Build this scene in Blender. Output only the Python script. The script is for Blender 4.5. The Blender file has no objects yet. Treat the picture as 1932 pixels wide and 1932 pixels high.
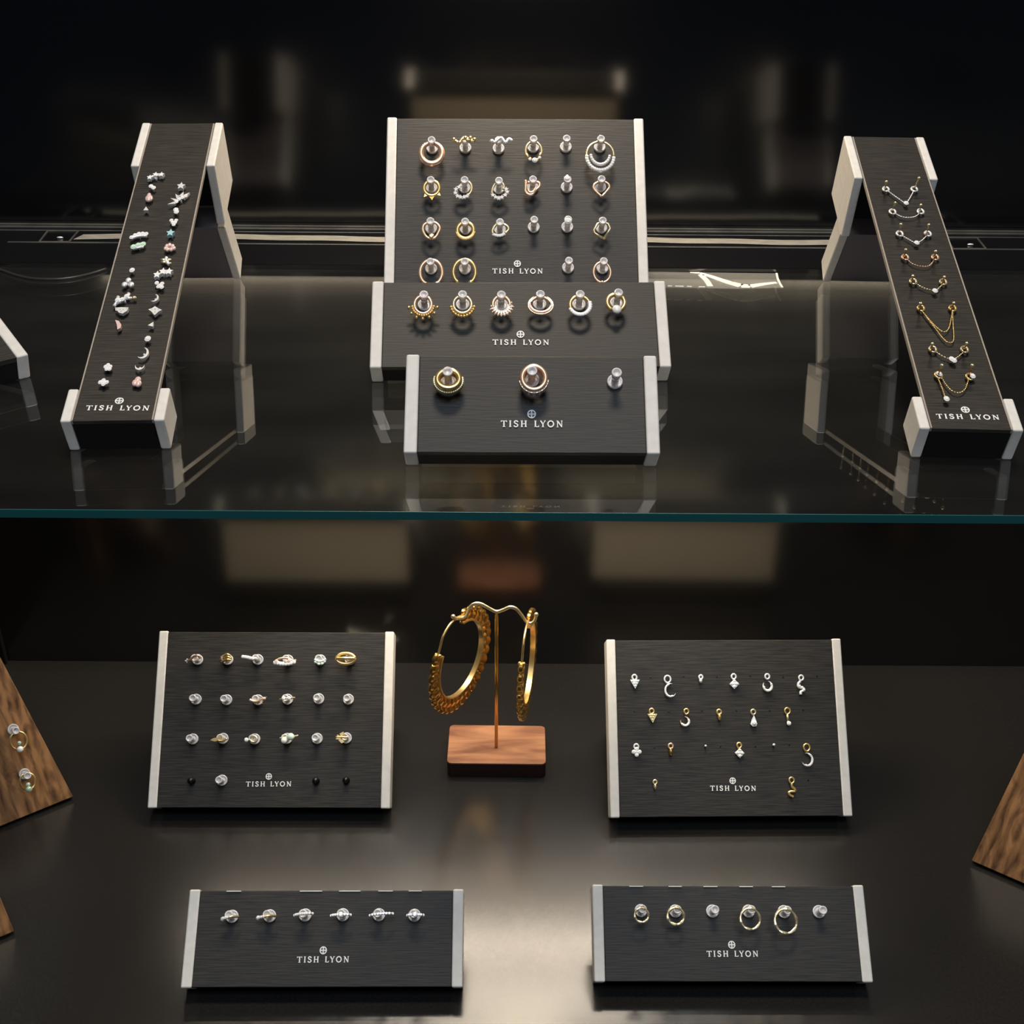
import bpy, math, random
from mathutils import Matrix, Vector
random.seed(7)
C = bpy.context.scene.collection
S = 0.01                      # all sizes below are centimetres
PI = math.pi
sn, cs = math.sin, math.cos

# ------------------------------------------------ camera, world, lights, exposure
TH, ROLL, HC, YAW = 0.5241, 0.0095, 40.7888, 0.0066
cam = bpy.data.cameras.new('camera'); camo = bpy.data.objects.new('camera', cam); C.objects.link(camo)
cam.sensor_width = 36; cam.lens = 2345.937/1932*36; cam.clip_start = 0.01; cam.clip_end = 20
r0 = Vector((cs(YAW), -sn(YAW), 0)); f0 = Vector((sn(YAW)*cs(TH), cs(YAW)*cs(TH), -sn(TH))); u0 = Vector((sn(YAW)*sn(TH), cs(YAW)*sn(TH), cs(TH)))
rr = r0*cs(ROLL)+u0*sn(ROLL); uu = u0*cs(ROLL)-r0*sn(ROLL)
camo.matrix_world = Matrix(((rr.x, uu.x, -f0.x, 0), (rr.y, uu.y, -f0.y, 0), (rr.z, uu.z, -f0.z, HC*S), (0, 0, 0, 1)))
bpy.context.scene.camera = camo
sc = bpy.context.scene
sc.view_settings.view_transform = 'Standard'; sc.view_settings.look = 'None'; sc.view_settings.gamma = 1
sc.view_settings.use_curve_mapping = False; sc.view_settings.exposure = 0
w = bpy.data.worlds.new('world'); sc.world = w; w.use_nodes = True
w.node_tree.nodes['Background'].inputs[0].default_value = (0.55, 0.7, 1.0, 1); w.node_tree.nodes['Background'].inputs[1].default_value = 0.02

def lamp(name, loc, target, sx, sy, power, col):
    l = bpy.data.lights.new(name, 'AREA'); l.shape = 'RECTANGLE'; l.size = sx*S; l.size_y = sy*S; l.energy = power; l.color = col
    o = bpy.data.objects.new(name, l); C.objects.link(o); o.location = Vector(loc)*S
    o.rotation_euler = (Vector(target)-Vector(loc)).to_track_quat('-Z', 'Y').to_euler(); o['kind'] = 'structure'
    return o
lamp('case_light', (0.5, 50, 220), (0.5, 44, 8), 50, 30, 31, (1.0, 0.86, 0.68))
lamp('rear_light', (0.6, 59.2, 36.6), (0.5, 47, 20), 8, 1.6, 0.36, (1.0, 0.82, 0.6))
lamp('under_shelf_light', (0.5, 49.6, 21.4), (0.5, 48, 0), 16, 1.6, 0.25, (1.0, 0.86, 0.68))
lamp('wall_strip_light', (0.2, 53.92, 21.77), (0.2, 53.92, 0), 37, 0.25, 0.68, (1.0, 0.86, 0.68))
lamp('shop_light', (10, -60, 190), (0, 40, 10), 90, 60, 16, (0.72, 0.84, 1.0))

# ------------------------------------------------ materials
MATS = {}
def mat(name, col, rough=0.5, metal=0.0, spec=0.5, trans=0.0, ior=1.45, coat=0.0, em=None):
    m = bpy.data.materials.new(name); m.use_nodes = True; b = m.node_tree.nodes['Principled BSDF']
    b.inputs['Base Color'].default_value = (*col, 1); b.inputs['Roughness'].default_value = rough; b.inputs['Metallic'].default_value = metal
    b.inputs['Specular IOR Level'].default_value = spec; b.inputs['Transmission Weight'].default_value = trans; b.inputs['IOR'].default_value = ior
    b.inputs['Coat Weight'].default_value = coat
    MATS[name] = m
    return m
def nodes(m): return m.node_tree.nodes, m.node_tree.links, m.node_tree.nodes['Principled BSDF']
def noise_color(m, c1, c2, scale, mapping=(1, 1, 1), detail=4, lo=0.35, hi=0.65, bump=0.0, rough=None):
    n, l, b = nodes(m)
    tc = n.new('ShaderNodeTexCoord'); mp = n.new('ShaderNodeMapping'); mp.inputs['Scale'].default_value = mapping
    nz = n.new('ShaderNodeTexNoise'); nz.inputs['Scale'].default_value = scale; nz.inputs['Detail'].default_value = detail
    cr = n.new('ShaderNodeValToRGB'); cr.color_ramp.elements[0].position = lo; cr.color_ramp.elements[1].position = hi
    cr.color_ramp.elements[0].color = (*c1, 1); cr.color_ramp.elements[1].color = (*c2, 1)
    l.new(tc.outputs['Object'], mp.inputs['Vector']); l.new(mp.outputs['Vector'], nz.inputs['Vector']); l.new(nz.outputs['Fac'], cr.inputs['Fac']); l.new(cr.outputs['Color'], b.inputs['Base Color'])
    if bump:
        bp = n.new('ShaderNodeBump'); bp.inputs['Strength'].default_value = bump; bp.inputs['Distance'].default_value = 0.0003
        l.new(nz.outputs['Fac'], bp.inputs['Height']); l.new(bp.outputs['Normal'], b.inputs['Normal'])
    if rough:
        mr = n.new('ShaderNodeMapRange'); mr.inputs['To Min'].default_value = rough[0]; mr.inputs['To Max'].default_value = rough[1]
        l.new(nz.outputs['Fac'], mr.inputs['Value']); l.new(mr.outputs['Result'], b.inputs['Roughness'])
noise_color(mat('panel', (0.05, 0.05, 0.05), 0.5, spec=0.35), (0.010, 0.0088, 0.0078), (0.038, 0.033, 0.028), 1, (90, 1600, 90), 5, 0.3, 0.7, 0.3, (0.42, 0.6))
noise_color(mat('plate', (0.8, 0.75, 0.68), 0.55), (0.66, 0.64, 0.61), (0.72, 0.70, 0.67), 300, bump=0.05)
mat('block', (0.008, 0.0075, 0.008), 0.6, spec=0.15)
mat('riser_back', (0.15, 0.135, 0.155), 0.6)
mat('back_board', (0.8, 0.7, 0.54), 0.6)
mat('edge', (0.34, 0.3, 0.26), 0.4, spec=0.7)
mat('ink', (0.9, 0.9, 0.9), 0.5)
mat('peg', (0.97, 0.95, 0.96), 0.12, spec=1.0, trans=0.35, ior=1.45)
mat('black', (0.004, 0.004, 0.005), 0.25)
mat('gold', (0.93, 0.66, 0.27), 0.28, 0.85)
mat('pale_gold', (0.88, 0.74, 0.45), 0.28, 0.8)
mat('rose_gold', (0.93, 0.62, 0.42), 0.3, 0.75)
mat('deep_gold', (0.9, 0.52, 0.13), 0.24, 0.95)
mat('silver', (0.93, 0.93, 0.93), 0.35, 0.45)
mat('crystal', (0.97, 0.97, 0.98), 0.1, 0.1, spec=1.0)
mat('opal', (0.86, 0.86, 0.82), 0.15, coat=0.5)
mat('green_opal', (0.62, 0.82, 0.68), 0.15, coat=0.5)
mat('green_stone', (0.45, 0.62, 0.45), 0.12, 0.2, coat=0.5)
mat('blue_stone', (0.45, 0.75, 0.8), 0.12, 0.1, coat=0.5)
mat('pink_stone', (0.85, 0.6, 0.55), 0.15, 0.1, coat=0.5)
noise_color(mat('rail', (0.3, 0.29, 0.26), 0.4, 0.6), (0.10, 0.098, 0.09), (0.16, 0.155, 0.14), 60)
noise_color(mat('beige_tape', (0.5, 0.46, 0.38), 0.6), (0.22, 0.205, 0.17), (0.3, 0.28, 0.235), 120, (1, 4, 1))
mat('ledge', (0.003, 0.003, 0.004), 0.5, spec=0.15)
mat('cable', (0.03, 0.03, 0.03), 0.3)
mat('crease', (0.85, 0.83, 0.75), 0.5)
noise_color(mat('deck', (0.03, 0.028, 0.026), 0.21, spec=0.72), (0.012, 0.011, 0.0103), (0.017, 0.0155, 0.0145), 900, bump=0.03)
mat('wall_gloss', (0.0016, 0.0016, 0.002), 0.17, spec=0.6, ior=1.9)
mat('wall_low', (0.009, 0.0083, 0.0075), 0.17, spec=0.75, ior=1.9)
def wood(name, c1, c2, sc_, rot=0.0):
    m = mat(name, c1, 0.5); n, l, b = nodes(m)
    tc = n.new('ShaderNodeTexCoord'); mp = n.new('ShaderNodeMapping'); mp.inputs['Scale'].default_value = sc_; mp.inputs['Rotation'].default_value = (0, 0, rot)
    nz = n.new('ShaderNodeTexNoise'); nz.inputs['Scale'].default_value = 1; nz.inputs['Detail'].default_value = 8; nz.inputs['Distortion'].default_value = 1.2
    wv = n.new('ShaderNodeTexWave'); wv.inputs['Scale'].default_value = .35; wv.inputs['Distortion'].default_value = 6; wv.inputs['Detail'].default_value = 3
    mx = n.new('ShaderNodeMath'); mx.operation = 'MULTIPLY_ADD'; mx.inputs[1].default_value = 0.13
    cr = n.new('ShaderNodeValToRGB'); cr.color_ramp.elements[0].position = .38; cr.color_ramp.elements[1].position = .70
    cr.color_ramp.elements[0].color = (*c1, 1); cr.color_ramp.elements[1].color = (*c2, 1)
    l.new(tc.outputs['Object'], mp.inputs['Vector']); l.new(mp.outputs['Vector'], nz.inputs['Vector']); l.new(mp.outputs['Vector'], wv.inputs['Vector'])
    l.new(wv.outputs['Fac'], mx.inputs[0]); l.new(nz.outputs['Fac'], mx.inputs[2]); l.new(mx.outputs[0], cr.inputs['Fac']); l.new(cr.outputs['Color'], b.inputs['Base Color'])
wood('walnut', (0.06, 0.024, 0.008), (0.30, 0.15, 0.06), (220, 55, 60), 0.3)
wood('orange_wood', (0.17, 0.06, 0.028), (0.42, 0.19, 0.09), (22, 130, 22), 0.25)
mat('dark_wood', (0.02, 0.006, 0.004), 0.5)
# thin glass: Schlick reflection over clear transmission with a faint film of dust
def glass_mat():
    m = bpy.data.materials.new('shelf_glass'); m.use_nodes = True; n, l = m.node_tree.nodes, m.node_tree.links; n.clear()
    out = n.new('ShaderNodeOutputMaterial'); lw = n.new('ShaderNodeLayerWeight'); lw.inputs['Blend'].default_value = 0.5
    pw = n.new('ShaderNodeMath'); pw.operation = 'POWER'; pw.inputs[1].default_value = 3.2
    ma = n.new('ShaderNodeMath'); ma.operation = 'MULTIPLY_ADD'; ma.inputs[1].default_value = 0.95; ma.inputs[2].default_value = 0.06
    tr = n.new('ShaderNodeBsdfTransparent'); tr.inputs[0].default_value = (0.95, 0.97, 0.96, 1)
    gl = n.new('ShaderNodeBsdfGlossy'); gl.inputs['Roughness'].default_value = 0.0
    df = n.new('ShaderNodeBsdfDiffuse'); df.inputs[0].default_value = (0.75, 0.72, 0.66, 1)
    mx = n.new('ShaderNodeMixShader'); m2 = n.new('ShaderNodeMixShader')
    tc = n.new('ShaderNodeTexCoord'); nz = n.new('ShaderNodeTexNoise'); nz.inputs['Scale'].default_value = 25; nz.inputs['Detail'].default_value = 6
    mp = n.new('ShaderNodeMapping'); mp.inputs['Scale'].default_value = (0.5, 2.0, 1)
    mr = n.new('ShaderNodeMapRange'); mr.inputs['From Min'].default_value = 0.3; mr.inputs['From Max'].default_value = 0.7; mr.inputs['To Min'].default_value = 0.0015; mr.inputs['To Max'].default_value = 0.0035
    l.new(tc.outputs['Object'], mp.inputs['Vector']); l.new(mp.outputs['Vector'], nz.inputs['Vector']); l.new(nz.outputs['Fac'], mr.inputs['Value'])
    l.new(lw.outputs['Facing'], pw.inputs[0]); l.new(pw.outputs[0], ma.inputs[0]); l.new(ma.outputs[0], mx.inputs[0]); l.new(tr.outputs[0], mx.inputs[1]); l.new(gl.outputs[0], mx.inputs[2])
    sb = n.new('ShaderNodeMath'); sb.operation = 'SUBTRACT'; sb.inputs[0].default_value = 1.0; l.new(lw.outputs['Facing'], sb.inputs[1])
    dv = n.new('ShaderNodeMath'); dv.operation = 'DIVIDE'; l.new(mr.outputs['Result'], dv.inputs[0]); l.new(sb.outputs[0], dv.inputs[1]); dv.use_clamp = True
    l.new(dv.outputs[0], m2.inputs[0]); l.new(mx.outputs[0], m2.inputs[1]); l.new(df.outputs[0], m2.inputs[2]); l.new(m2.outputs[0], out.inputs[0])
    MATS['shelf_glass'] = m
glass_mat()
mat('glass_edge', (0.02, 0.13, 0.125), 0.25, spec=0.7)
def tape_mat():
    m = bpy.data.materials.new('clear_tape'); m.use_nodes = True; n, l = m.node_tree.nodes, m.node_tree.links; n.clear()
    out = n.new('ShaderNodeOutputMaterial'); tr = n.new('ShaderNodeBsdfTransparent'); b = n.new('ShaderNodeBsdfPrincipled'); mx = n.new('ShaderNodeMixShader')
    b.inputs['Base Color'].default_value = (0.8, 0.78, 0.7, 1); b.inputs['Roughness'].default_value = 0.3; mx.inputs[0].default_value = 0.10
    l.new(tr.outputs[0], mx.inputs[1]); l.new(b.outputs[0], mx.inputs[2]); l.new(mx.outputs[0], out.inputs[0]); MATS['clear_tape'] = m
tape_mat()

# ------------------------------------------------ mesh helper
class MB:
    def __init__(s): s.v = []; s.f = []; s.o = (0, 0, 0)
    def add(s, vs, fs):
        k = len(s.v); s.v += [tuple(v) for v in vs]; s.f += [tuple(i+k for i in f) for f in fs]
    def box(s, x0, x1, y0, y1, z0, z1):
        s.add([(x, y, z) for z in (z0, z1) for y in (y0, y1) for x in (x0, x1)], [(0, 2, 3, 1), (4, 5, 7, 6), (0, 1, 5, 4), (2, 6, 7, 3), (0, 4, 6, 2), (1, 3, 7, 5)])
    def prism(s, pts, z0, z1):
        a = sum(pts[i][0]*pts[(i+1) % len(pts)][1]-pts[(i+1) % len(pts)][0]*pts[i][1] for i in range(len(pts)))
        if a < 0: pts = pts[::-1]
        n = len(pts)
        s.add([(p[0], p[1], z0) for p in pts]+[(p[0], p[1], z1) for p in pts], [tuple(range(n-1, -1, -1)), tuple(range(n, 2*n))]+[(i, (i+1) % n, n+(i+1) % n, n+i) for i in range(n)])
    def tube(s, pts, r, seg=8, closed=False, rs=None):
        P = [Vector(p) for p in pts]; n = len(P); T = []
        for i in range(n):
            a = P[(i-1) % n] if (closed or i > 0) else P[i]; b = P[(i+1) % n] if (closed or i < n-1) else P[i]
            T.append((b-a).normalized())
        t = T[0]; nrm = t.orthogonal().normalized(); vs = []; fs = []
        for i in range(n):
            nrm = (nrm-T[i]*nrm.dot(T[i])).normalized(); bi = T[i].cross(nrm); q = rs[i] if rs else r
            for k in range(seg):
                a = 2*PI*k/seg; vs.append(P[i]+(nrm*cs(a)+bi*sn(a))*q)
        m = n if closed else n-1
        for i in range(m):
            j = (i+1) % n
            if closed and j == 0:
                off = min(range(seg), key=lambda o: (vs[i*seg]-vs[o]).length)
            else: off = 0
            for k in range(seg): fs.append((i*seg+k, i*seg+(k+1) % seg, j*seg+(k+1+off) % seg, j*seg+(k+off) % seg))
        if not closed: fs += [tuple(range(seg-1, -1, -1)), tuple(range((n-1)*seg, n*seg))]
        s.add(vs, fs)
    def ellipsoid(s, c, rx, ry, rz, nu=10, nv=6):
        vs = [(c[0], c[1], c[2]-rz)]; fs = []
        for j in range(1, nv):
            t = -PI/2+PI*j/nv
            for i in range(nu):
                a = 2*PI*i/nu; vs.append((c[0]+rx*cs(t)*cs(a), c[1]+ry*cs(t)*sn(a), c[2]+rz*sn(t)))
        vs.append((c[0], c[1], c[2]+rz)); L = len(vs)-1
        for i in range(nu): fs.append((0, 1+(i+1) % nu, 1+i)); fs.append((L, L-nu+i, L-nu+(i+1) % nu))
        for j in range(nv-2):
            for i in range(nu): a = 1+j*nu; fs.append((a+i, a+(i+1) % nu, a+nu+(i+1) % nu, a+nu+i))
        s.add(vs, fs)
    def lathe(s, c, prof, seg=20):
        vs = []; fs = []
        for r, z in prof:
            for k in range(seg): a = 2*PI*k/seg; vs.append((c[0]+r*cs(a), c[1]+r*sn(a), c[2]+z))
        for j in range(len(prof)-1):
            for k in range(seg): fs.append((j*seg+k, j*seg+(k+1) % seg, (j+1)*seg+(k+1) % seg, (j+1)*seg+k))
        fs += [tuple(range(seg-1, -1, -1)), tuple(range((len(prof)-1)*seg, len(prof)*seg))]
        s.add(vs, fs)
    # jewellery in board coordinates: (u, v) in the board's plane, w away from it
    def arc(s, E, r, a0=0, a1=360, w=0.0, n=40, rs=None):
        r *= 1.25
        if rs: f_ = rs; rs = lambda t: 1.25*f_(t)
        cl = abs(a1-a0) >= 360; m = n if cl else n+1
        P = [(E[0]+E[2]*cs(math.radians(a0+(a1-a0)*i/n)), E[1]+E[3]*sn(math.radians(a0+(a1-a0)*i/n)), w) for i in range(m)]
        s.tube(P, r, 8, cl, [rs(i/n) for i in range(m)] if rs else None)
    def arcw(s, E, r, a0=-30, a1=210, w=0.0, rad=0.45, n=26, rs=None):   # ring seen edge-on: lies in the plane of u and w
        P = [(E[0]+E[2]*cs(math.radians(a0+(a1-a0)*i/n)), E[1]+E[3]*cs(math.radians(a0+(a1-a0)*i/n)), w+rad*sn(math.radians(a0+(a1-a0)*i/n))) for i in range(n+1)]
        s.tube(P, r, 8, False, [rs(i/n) for i in range(n+1)] if rs else None)
    def beads(s, E, r, n, a0, a1, w=0.0):
        for i in range(n):
            a = math.radians(a0+(a1-a0)*i/max(1, n-1)); s.ball((E[0]+E[2]*cs(a), E[1]+E[3]*sn(a)), r, w)
    def ball(s, p, r, w=0.0, k=1.0): s.ellipsoid((p[0], p[1], w), r, r, r*k, 10, 6)
    def gem(s, p, r, w=0.0, n=8, ry=None):
        ry = ry or r; vs = []; fs = []
        for (q, z) in ((0.55, 0.5), (1.0, 0.12), (0.25, -0.6)):
            for i in range(n): a = 2*PI*(i+.5*(q == 1.0))/n; vs.append((p[0]+r*q*cs(a), p[1]+ry*q*sn(a), w+min(r, ry)*z))
        for j in (0, 1):
            for i in range(n): fs.append((j*n+i, (j+1)*n+i, (j+1)*n+(i+1) % n, j*n+(i+1) % n))
        fs += [tuple(range(n)), tuple(range(3*n-1, 2*n-1, -1))]
        s.add(vs, fs)
    def gems(s, P, r, w=0.0, n=8):
        for p in P: s.gem(p, r, w, n)
    def path(s, P, r, w=0.0, sub=0, seg=8):
        P = [Vector((p[0], p[1], w if len(p) < 3 else p[2])) for p in P]; r *= 1.12
        if sub: P = smooth_path(P, sub)
        s.tube(P, r, seg)
    def chain(s, P, r, w=0.0, link=0.09):
        P = smooth_path([Vector((p[0], p[1], w)) for p in P], 10) if len(P) > 2 else [Vector((p[0], p[1], w)) for p in P]
        L = sum((P[i+1]-P[i]).length for i in range(len(P)-1)); n = max(2, int(L/link)); d = L/n; acc = 0; pos = d/2
        for i in range(len(P)-1):
            seg = (P[i+1]-P[i]).length
            while pos <= acc+seg and seg > 0:
                q = P[i].lerp(P[i+1], (pos-acc)/seg); t = (P[i+1]-P[i]).normalized()
                s.tube([q-t*link*.42, q+t*link*.42], r, 6, False); s.ellipsoid(q, r*1.35, r*1.35, r*1.35, 6, 4); pos += d
            acc += seg
    def poly(s, P, h=0.06, w=0.0): s.prism(list(P), w-h/2, w+h/2)
    def star(s, p, r, k=5, rot=90, h=0.1, w=0.0, inner=0.45, sy=1.0):
        s.prism([(p[0]+(r if i % 2 == 0 else r*inner)*cs(math.radians(rot+180*i/k)), p[1]+sy*(r if i % 2 == 0 else r*inner)*sn(math.radians(rot+180*i/k))) for i in range(2*k)], w-h/2, w+h/2)
    def crescent(s, E, rot, t=0.45, span=250, h=0.1, w=0.0, n=20):
        # a moon: fat in the middle of its arc (at angle rot), pointed at both ends
        out = []; inn = []
        for i in range(n+1):
            q = -1+2*i/n; a = math.radians(rot+q*span/2); k = 1-t*(1-q*q)
            out.append((E[0]+E[2]*cs(a), E[1]+E[3]*sn(a))); inn.append((E[0]+E[2]*k*cs(a), E[1]+E[3]*k*sn(a)))
        for i in range(n):
            s.prism([out[i], out[i+1], inn[i+1], inn[i]], w-h/2, w+h/2) if 0 < i < n-1 else s.prism([out[i], out[i+1], inn[i+1]] if i == 0 else [out[i], out[i+1], inn[i]], w-h/2, w+h/2)
    def build(s, name, material, parent=None, smooth=False, bevel=0.0, origin=(0, 0, 0)):
        me = bpy.data.meshes.new(name); me.from_pydata([((v[0]-origin[0])*S, (v[1]-origin[1])*S, (v[2]-origin[2])*S) for v in s.v], [], s.f); me.update()
        me.materials.append(MATS[material])
        if smooth:
            for p in me.polygons: p.use_smooth = True
        o = bpy.data.objects.new(name, me); C.objects.link(o)
        if parent: o.parent = parent
        if bevel:
            b = o.modifiers.new('bevel', 'BEVEL'); b.width = bevel*S; b.segments = 3; b.limit_method = 'ANGLE'
            for p in me.polygons: p.use_smooth = True
            b.harden_normals = True
        return o
def smooth_path(P, sub):
    out = []
    for i in range(len(P)-1):
        a = P[max(i-1, 0)]; b = P[i]; c = P[i+1]; d = P[min(i+2, len(P)-1)]
        for k in range(sub):
            t = k/sub; out.append(0.5*((2*b)+(c-a)*t+(2*a-5*b+4*c-d)*t*t+(3*b-a-3*c+d)*t**3))
    out.append(P[-1]); return out
def tag(o, label=None, cat=None, group=None, kind=None):
    if label: o['label'] = label
    if cat: o['category'] = cat
    if group: o['group'] = group
    if kind: o['kind'] = kind
    return o
def empty(name, M):
    o = bpy.data.objects.new(name, None); C.objects.link(o); o.empty_display_size = 0.01; o.matrix_world = M; return o
def frame(x, y, z, rz, phi=0.0):
    return Matrix.Translation(Vector((x, y, z))*S) @ Matrix.Rotation(rz, 4, 'Z') @ Matrix.Rotation(phi, 4, 'X')

# ------------------------------------------------ the case
ZS = 22.0835; YR = 54.17; YF = 32.36; YW = 60.0; ZL = 22.25
m = MB(); m.box(-40, 44, 5, YR, -1.5, 0); tag(m.build('floor', 'deck'), kind='structure')
m = MB(); m.box(-40, 44, YR, YR+1, -1.5, ZL-.01); tag(m.build('wall_back_lower', 'wall_low'), kind='structure')
m = MB(); m.box(-40, 44, YW, YW+1, ZL, 66); tag(m.build('wall_back', 'wall_gloss'), kind='structure')
m = MB(); m.box(-40, 44, YR+.12, YW+1, ZL-.02, ZL+.005); tag(m.build('trim_1', 'ledge'), kind='structure')
m = MB(); m.box(-28.1, -27.1, 5, YR, 0, ZS-.4); tag(m.build('wall_left', 'wall_gloss'), kind='structure')
m = MB(); m.box(36, 37, 5, YR, 0, ZS-.4); tag(m.build('wall_right', 'wall_gloss'), kind='structure')
m = MB(); m.box(-27.12, -26.75, YR-.32, YR, 0, 14); tag(m.build('trim_2', 'block', bevel=.05), kind='structure')
# aluminium sliding-door channel on the ledge behind the shelf
m = MB()
m.box(-40, 44, 59.30, 59.48, ZL, ZL+.10); m.box(-40, 44, 59.48, 59.96, ZL, ZL+.03); m.box(-40, 44, 59.74, 59.96, ZL, ZL+.10); m.box(-40, 44, 58.92, 59.02, ZL, ZL+.06)
m.box(-23.5, 44, 57.05, 57.2, ZL, ZL+.06)
tag(m.build('trim_3', 'rail', bevel=.02), kind='structure')
# glass shelf
gs = empty('glass_shelf', frame(0, 0, ZS, 0)); tag(gs, 'clear glass shelf with a green front edge, crossing the whole case', 'shelf')
m = MB(); m.box(-27.05, 35.9, YF, YR-.02, -.29, 0); m.build('glass_pane', 'shelf_glass', gs)
m = MB(); m.box(-27.05, 35.9, YF-.03, YF-.001, -.29, 0); tag(m.build('glass_edge', 'glass_edge', gs, bevel=.012), 'polished green front edge')

# beige strip lying in the door channel
m = MB(); pts = []
xs = [-20.3+i*.88 for i in range(42)]
for i, x in enumerate(xs): pts.append((x, 58.08+.12*sn(x*.33)+.05*sn(x*1.3)))
for i in range(len(pts)-1):
    a, b = pts[i], pts[i+1]; m.prism([(a[0]+(-.25 if i == 0 else 0), a[1]-.40), (b[0], b[1]-.40), (b[0], b[1]+.36), (a[0], a[1]+.36)], ZL+.03, ZL+.05)
tag(m.build('beige_strip', 'beige_tape'), 'long beige adhesive strip lying in the metal door channel behind the shelf', 'tape')

# cable and sockets
m = MB(); m.path([(x, y, ZS+.07) for x, y in [(-24.623,55.094),(-22.656,53.638),(-21.699,52.917),(-20.854,52.484),(-20.013,52.399),(-19.247,52.553),(-18.580,53.055),(-17.981,53.849)]], .055, sub=6)
tag(m.build('power_cable', 'cable', smooth=True), 'thin dark cable curving over the shelf beside the left strap display', 'cable')
for k, (lab, P) in enumerate([('square dark socket with a bright contact on the ledge, left of the left strap display', [(-22.040,57.168),(-20.653,57.201),(-20.718,58.920),(-22.191,58.884)]),
                              ('square dark socket with a bright contact on the ledge, right of the right strap display', [(21.141,57.150),(22.713,57.187),(22.841,58.891),(21.333,58.855)])]):
    c = (sum(p[0] for p in P)/4, sum(p[1] for p in P)/4); o = empty('socket', frame(c[0], c[1], ZL, 0)); tag(o, lab, 'socket', 'ledge sockets')
    Q = [(p[0]-c[0], p[1]-c[1]) for p in P]; m = MB()
    for i in range(4):
        a, b = Q[i], Q[(i+1) % 4]; m.path([(a[0], a[1], .03), (b[0], b[1], .03)], .045)
    m.build('socket_frame', 'rail', o)
    m = MB(); m.prism([(q[0]*.9, q[1]*.9) for q in Q], 0, .02); m.build('socket_well', 'black', o)
    m = MB(); m.ellipsoid((.15, -.25, .06), .16, .07, .05); m.build('contact', 'silver', o, smooth=True)

# clear tape on the glass
t = empty('clear_tape', frame(0, 0, ZS, 0)); tag(t, 'clear tape with white creases on the shelf, right of the large upper ring display', 'tape')
P = [(5.228,52.167),(8.011,52.090),(10.090,51.999),(12.169,52.177),(12.129,53.207),(12.240,54.058),(10.181,54.085),(7.070,54.161),(4.671,54.180)]
m = MB(); m.prism([tuple(p) for p in P], .004, .010); m.build('tape_film', 'clear_tape', t)
def ribbon(m, L, wd, z0=.012, z1=.03):
    for i in range(len(L)-1):
        a, b = Vector(L[i]), Vector(L[i+1]); d = (b-a).normalized(); n = Vector((-d.y, d.x)); w0 = wd[i]/2 if isinstance(wd, list) else wd/2; w1 = wd[i+1]/2 if isinstance(wd, list) else wd/2
        m.prism([tuple(a+n*w0), tuple(a-n*w0), tuple(b-n*w1), tuple(b+n*w1)], z0, z1)
m = MB(); L = [(8.304,54.044),(8.727,53.982),(9.148,53.564),(9.553,53.082),(9.916,52.675),(10.331,52.342),(10.719,52.282),(11.353,52.568),(11.980,52.788)]
ribbon(m, L, [.1, .22, .3, .36, .42, .5, .4, .3, .2]); m.build('crease', 'crease', t)
m = MB(); ribbon(m, [(8.747,53.768),(8.904,52.999),(8.963,52.245)], .26); m.build('crease', 'crease', t)
m = MB(); ribbon(m, [(12.216,54.058),(12.131,53.347),(12.108,52.722),(12.122,52.176)], .09); m.build('crease', 'crease', t)
m = MB(); L = [(7.102,52.274),(7.286,52.251),(7.424,52.240),(7.795,52.221),(7.935,52.224),(8.140,52.188),(8.440,52.167),(8.720,52.173)]
for i in range(0, len(L)-1, 2): ribbon(m, [L[i], L[i+1]], .08)
m.build('crease', 'crease', t)
L = [(-8.732,51.011),(-8.596,51.343),(-8.331,51.414),(-8.047,51.520),(-7.712,51.593),(-7.269,51.736),(-6.824,51.880),(-6.373,51.990),(-5.875,52.102)]
m = MB(); ribbon(m, L, [.1, .28, .3, .2, .14, .17, .18, .2, .14], .004, .03)
for i in range(14):
    a = L[1]; m.gem((a[0]+random.uniform(-.1, .5), a[1]+random.uniform(.1, .7)), .03, .02, 5)
tag(m.build('torn_tape', 'crease'), 'narrow torn white tape edge on the shelf, left of the middle upper display', 'tape')
m = MB(); a, b = [(-6.743,50.340),(-6.434,49.776)]; m.path([(a[0], a[1], .03), (b[0], b[1], .03)], .03); tag(m.build('lint_thread', 'crease'), 'short white thread lying on the glass below the torn tape', 'thread')

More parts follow.
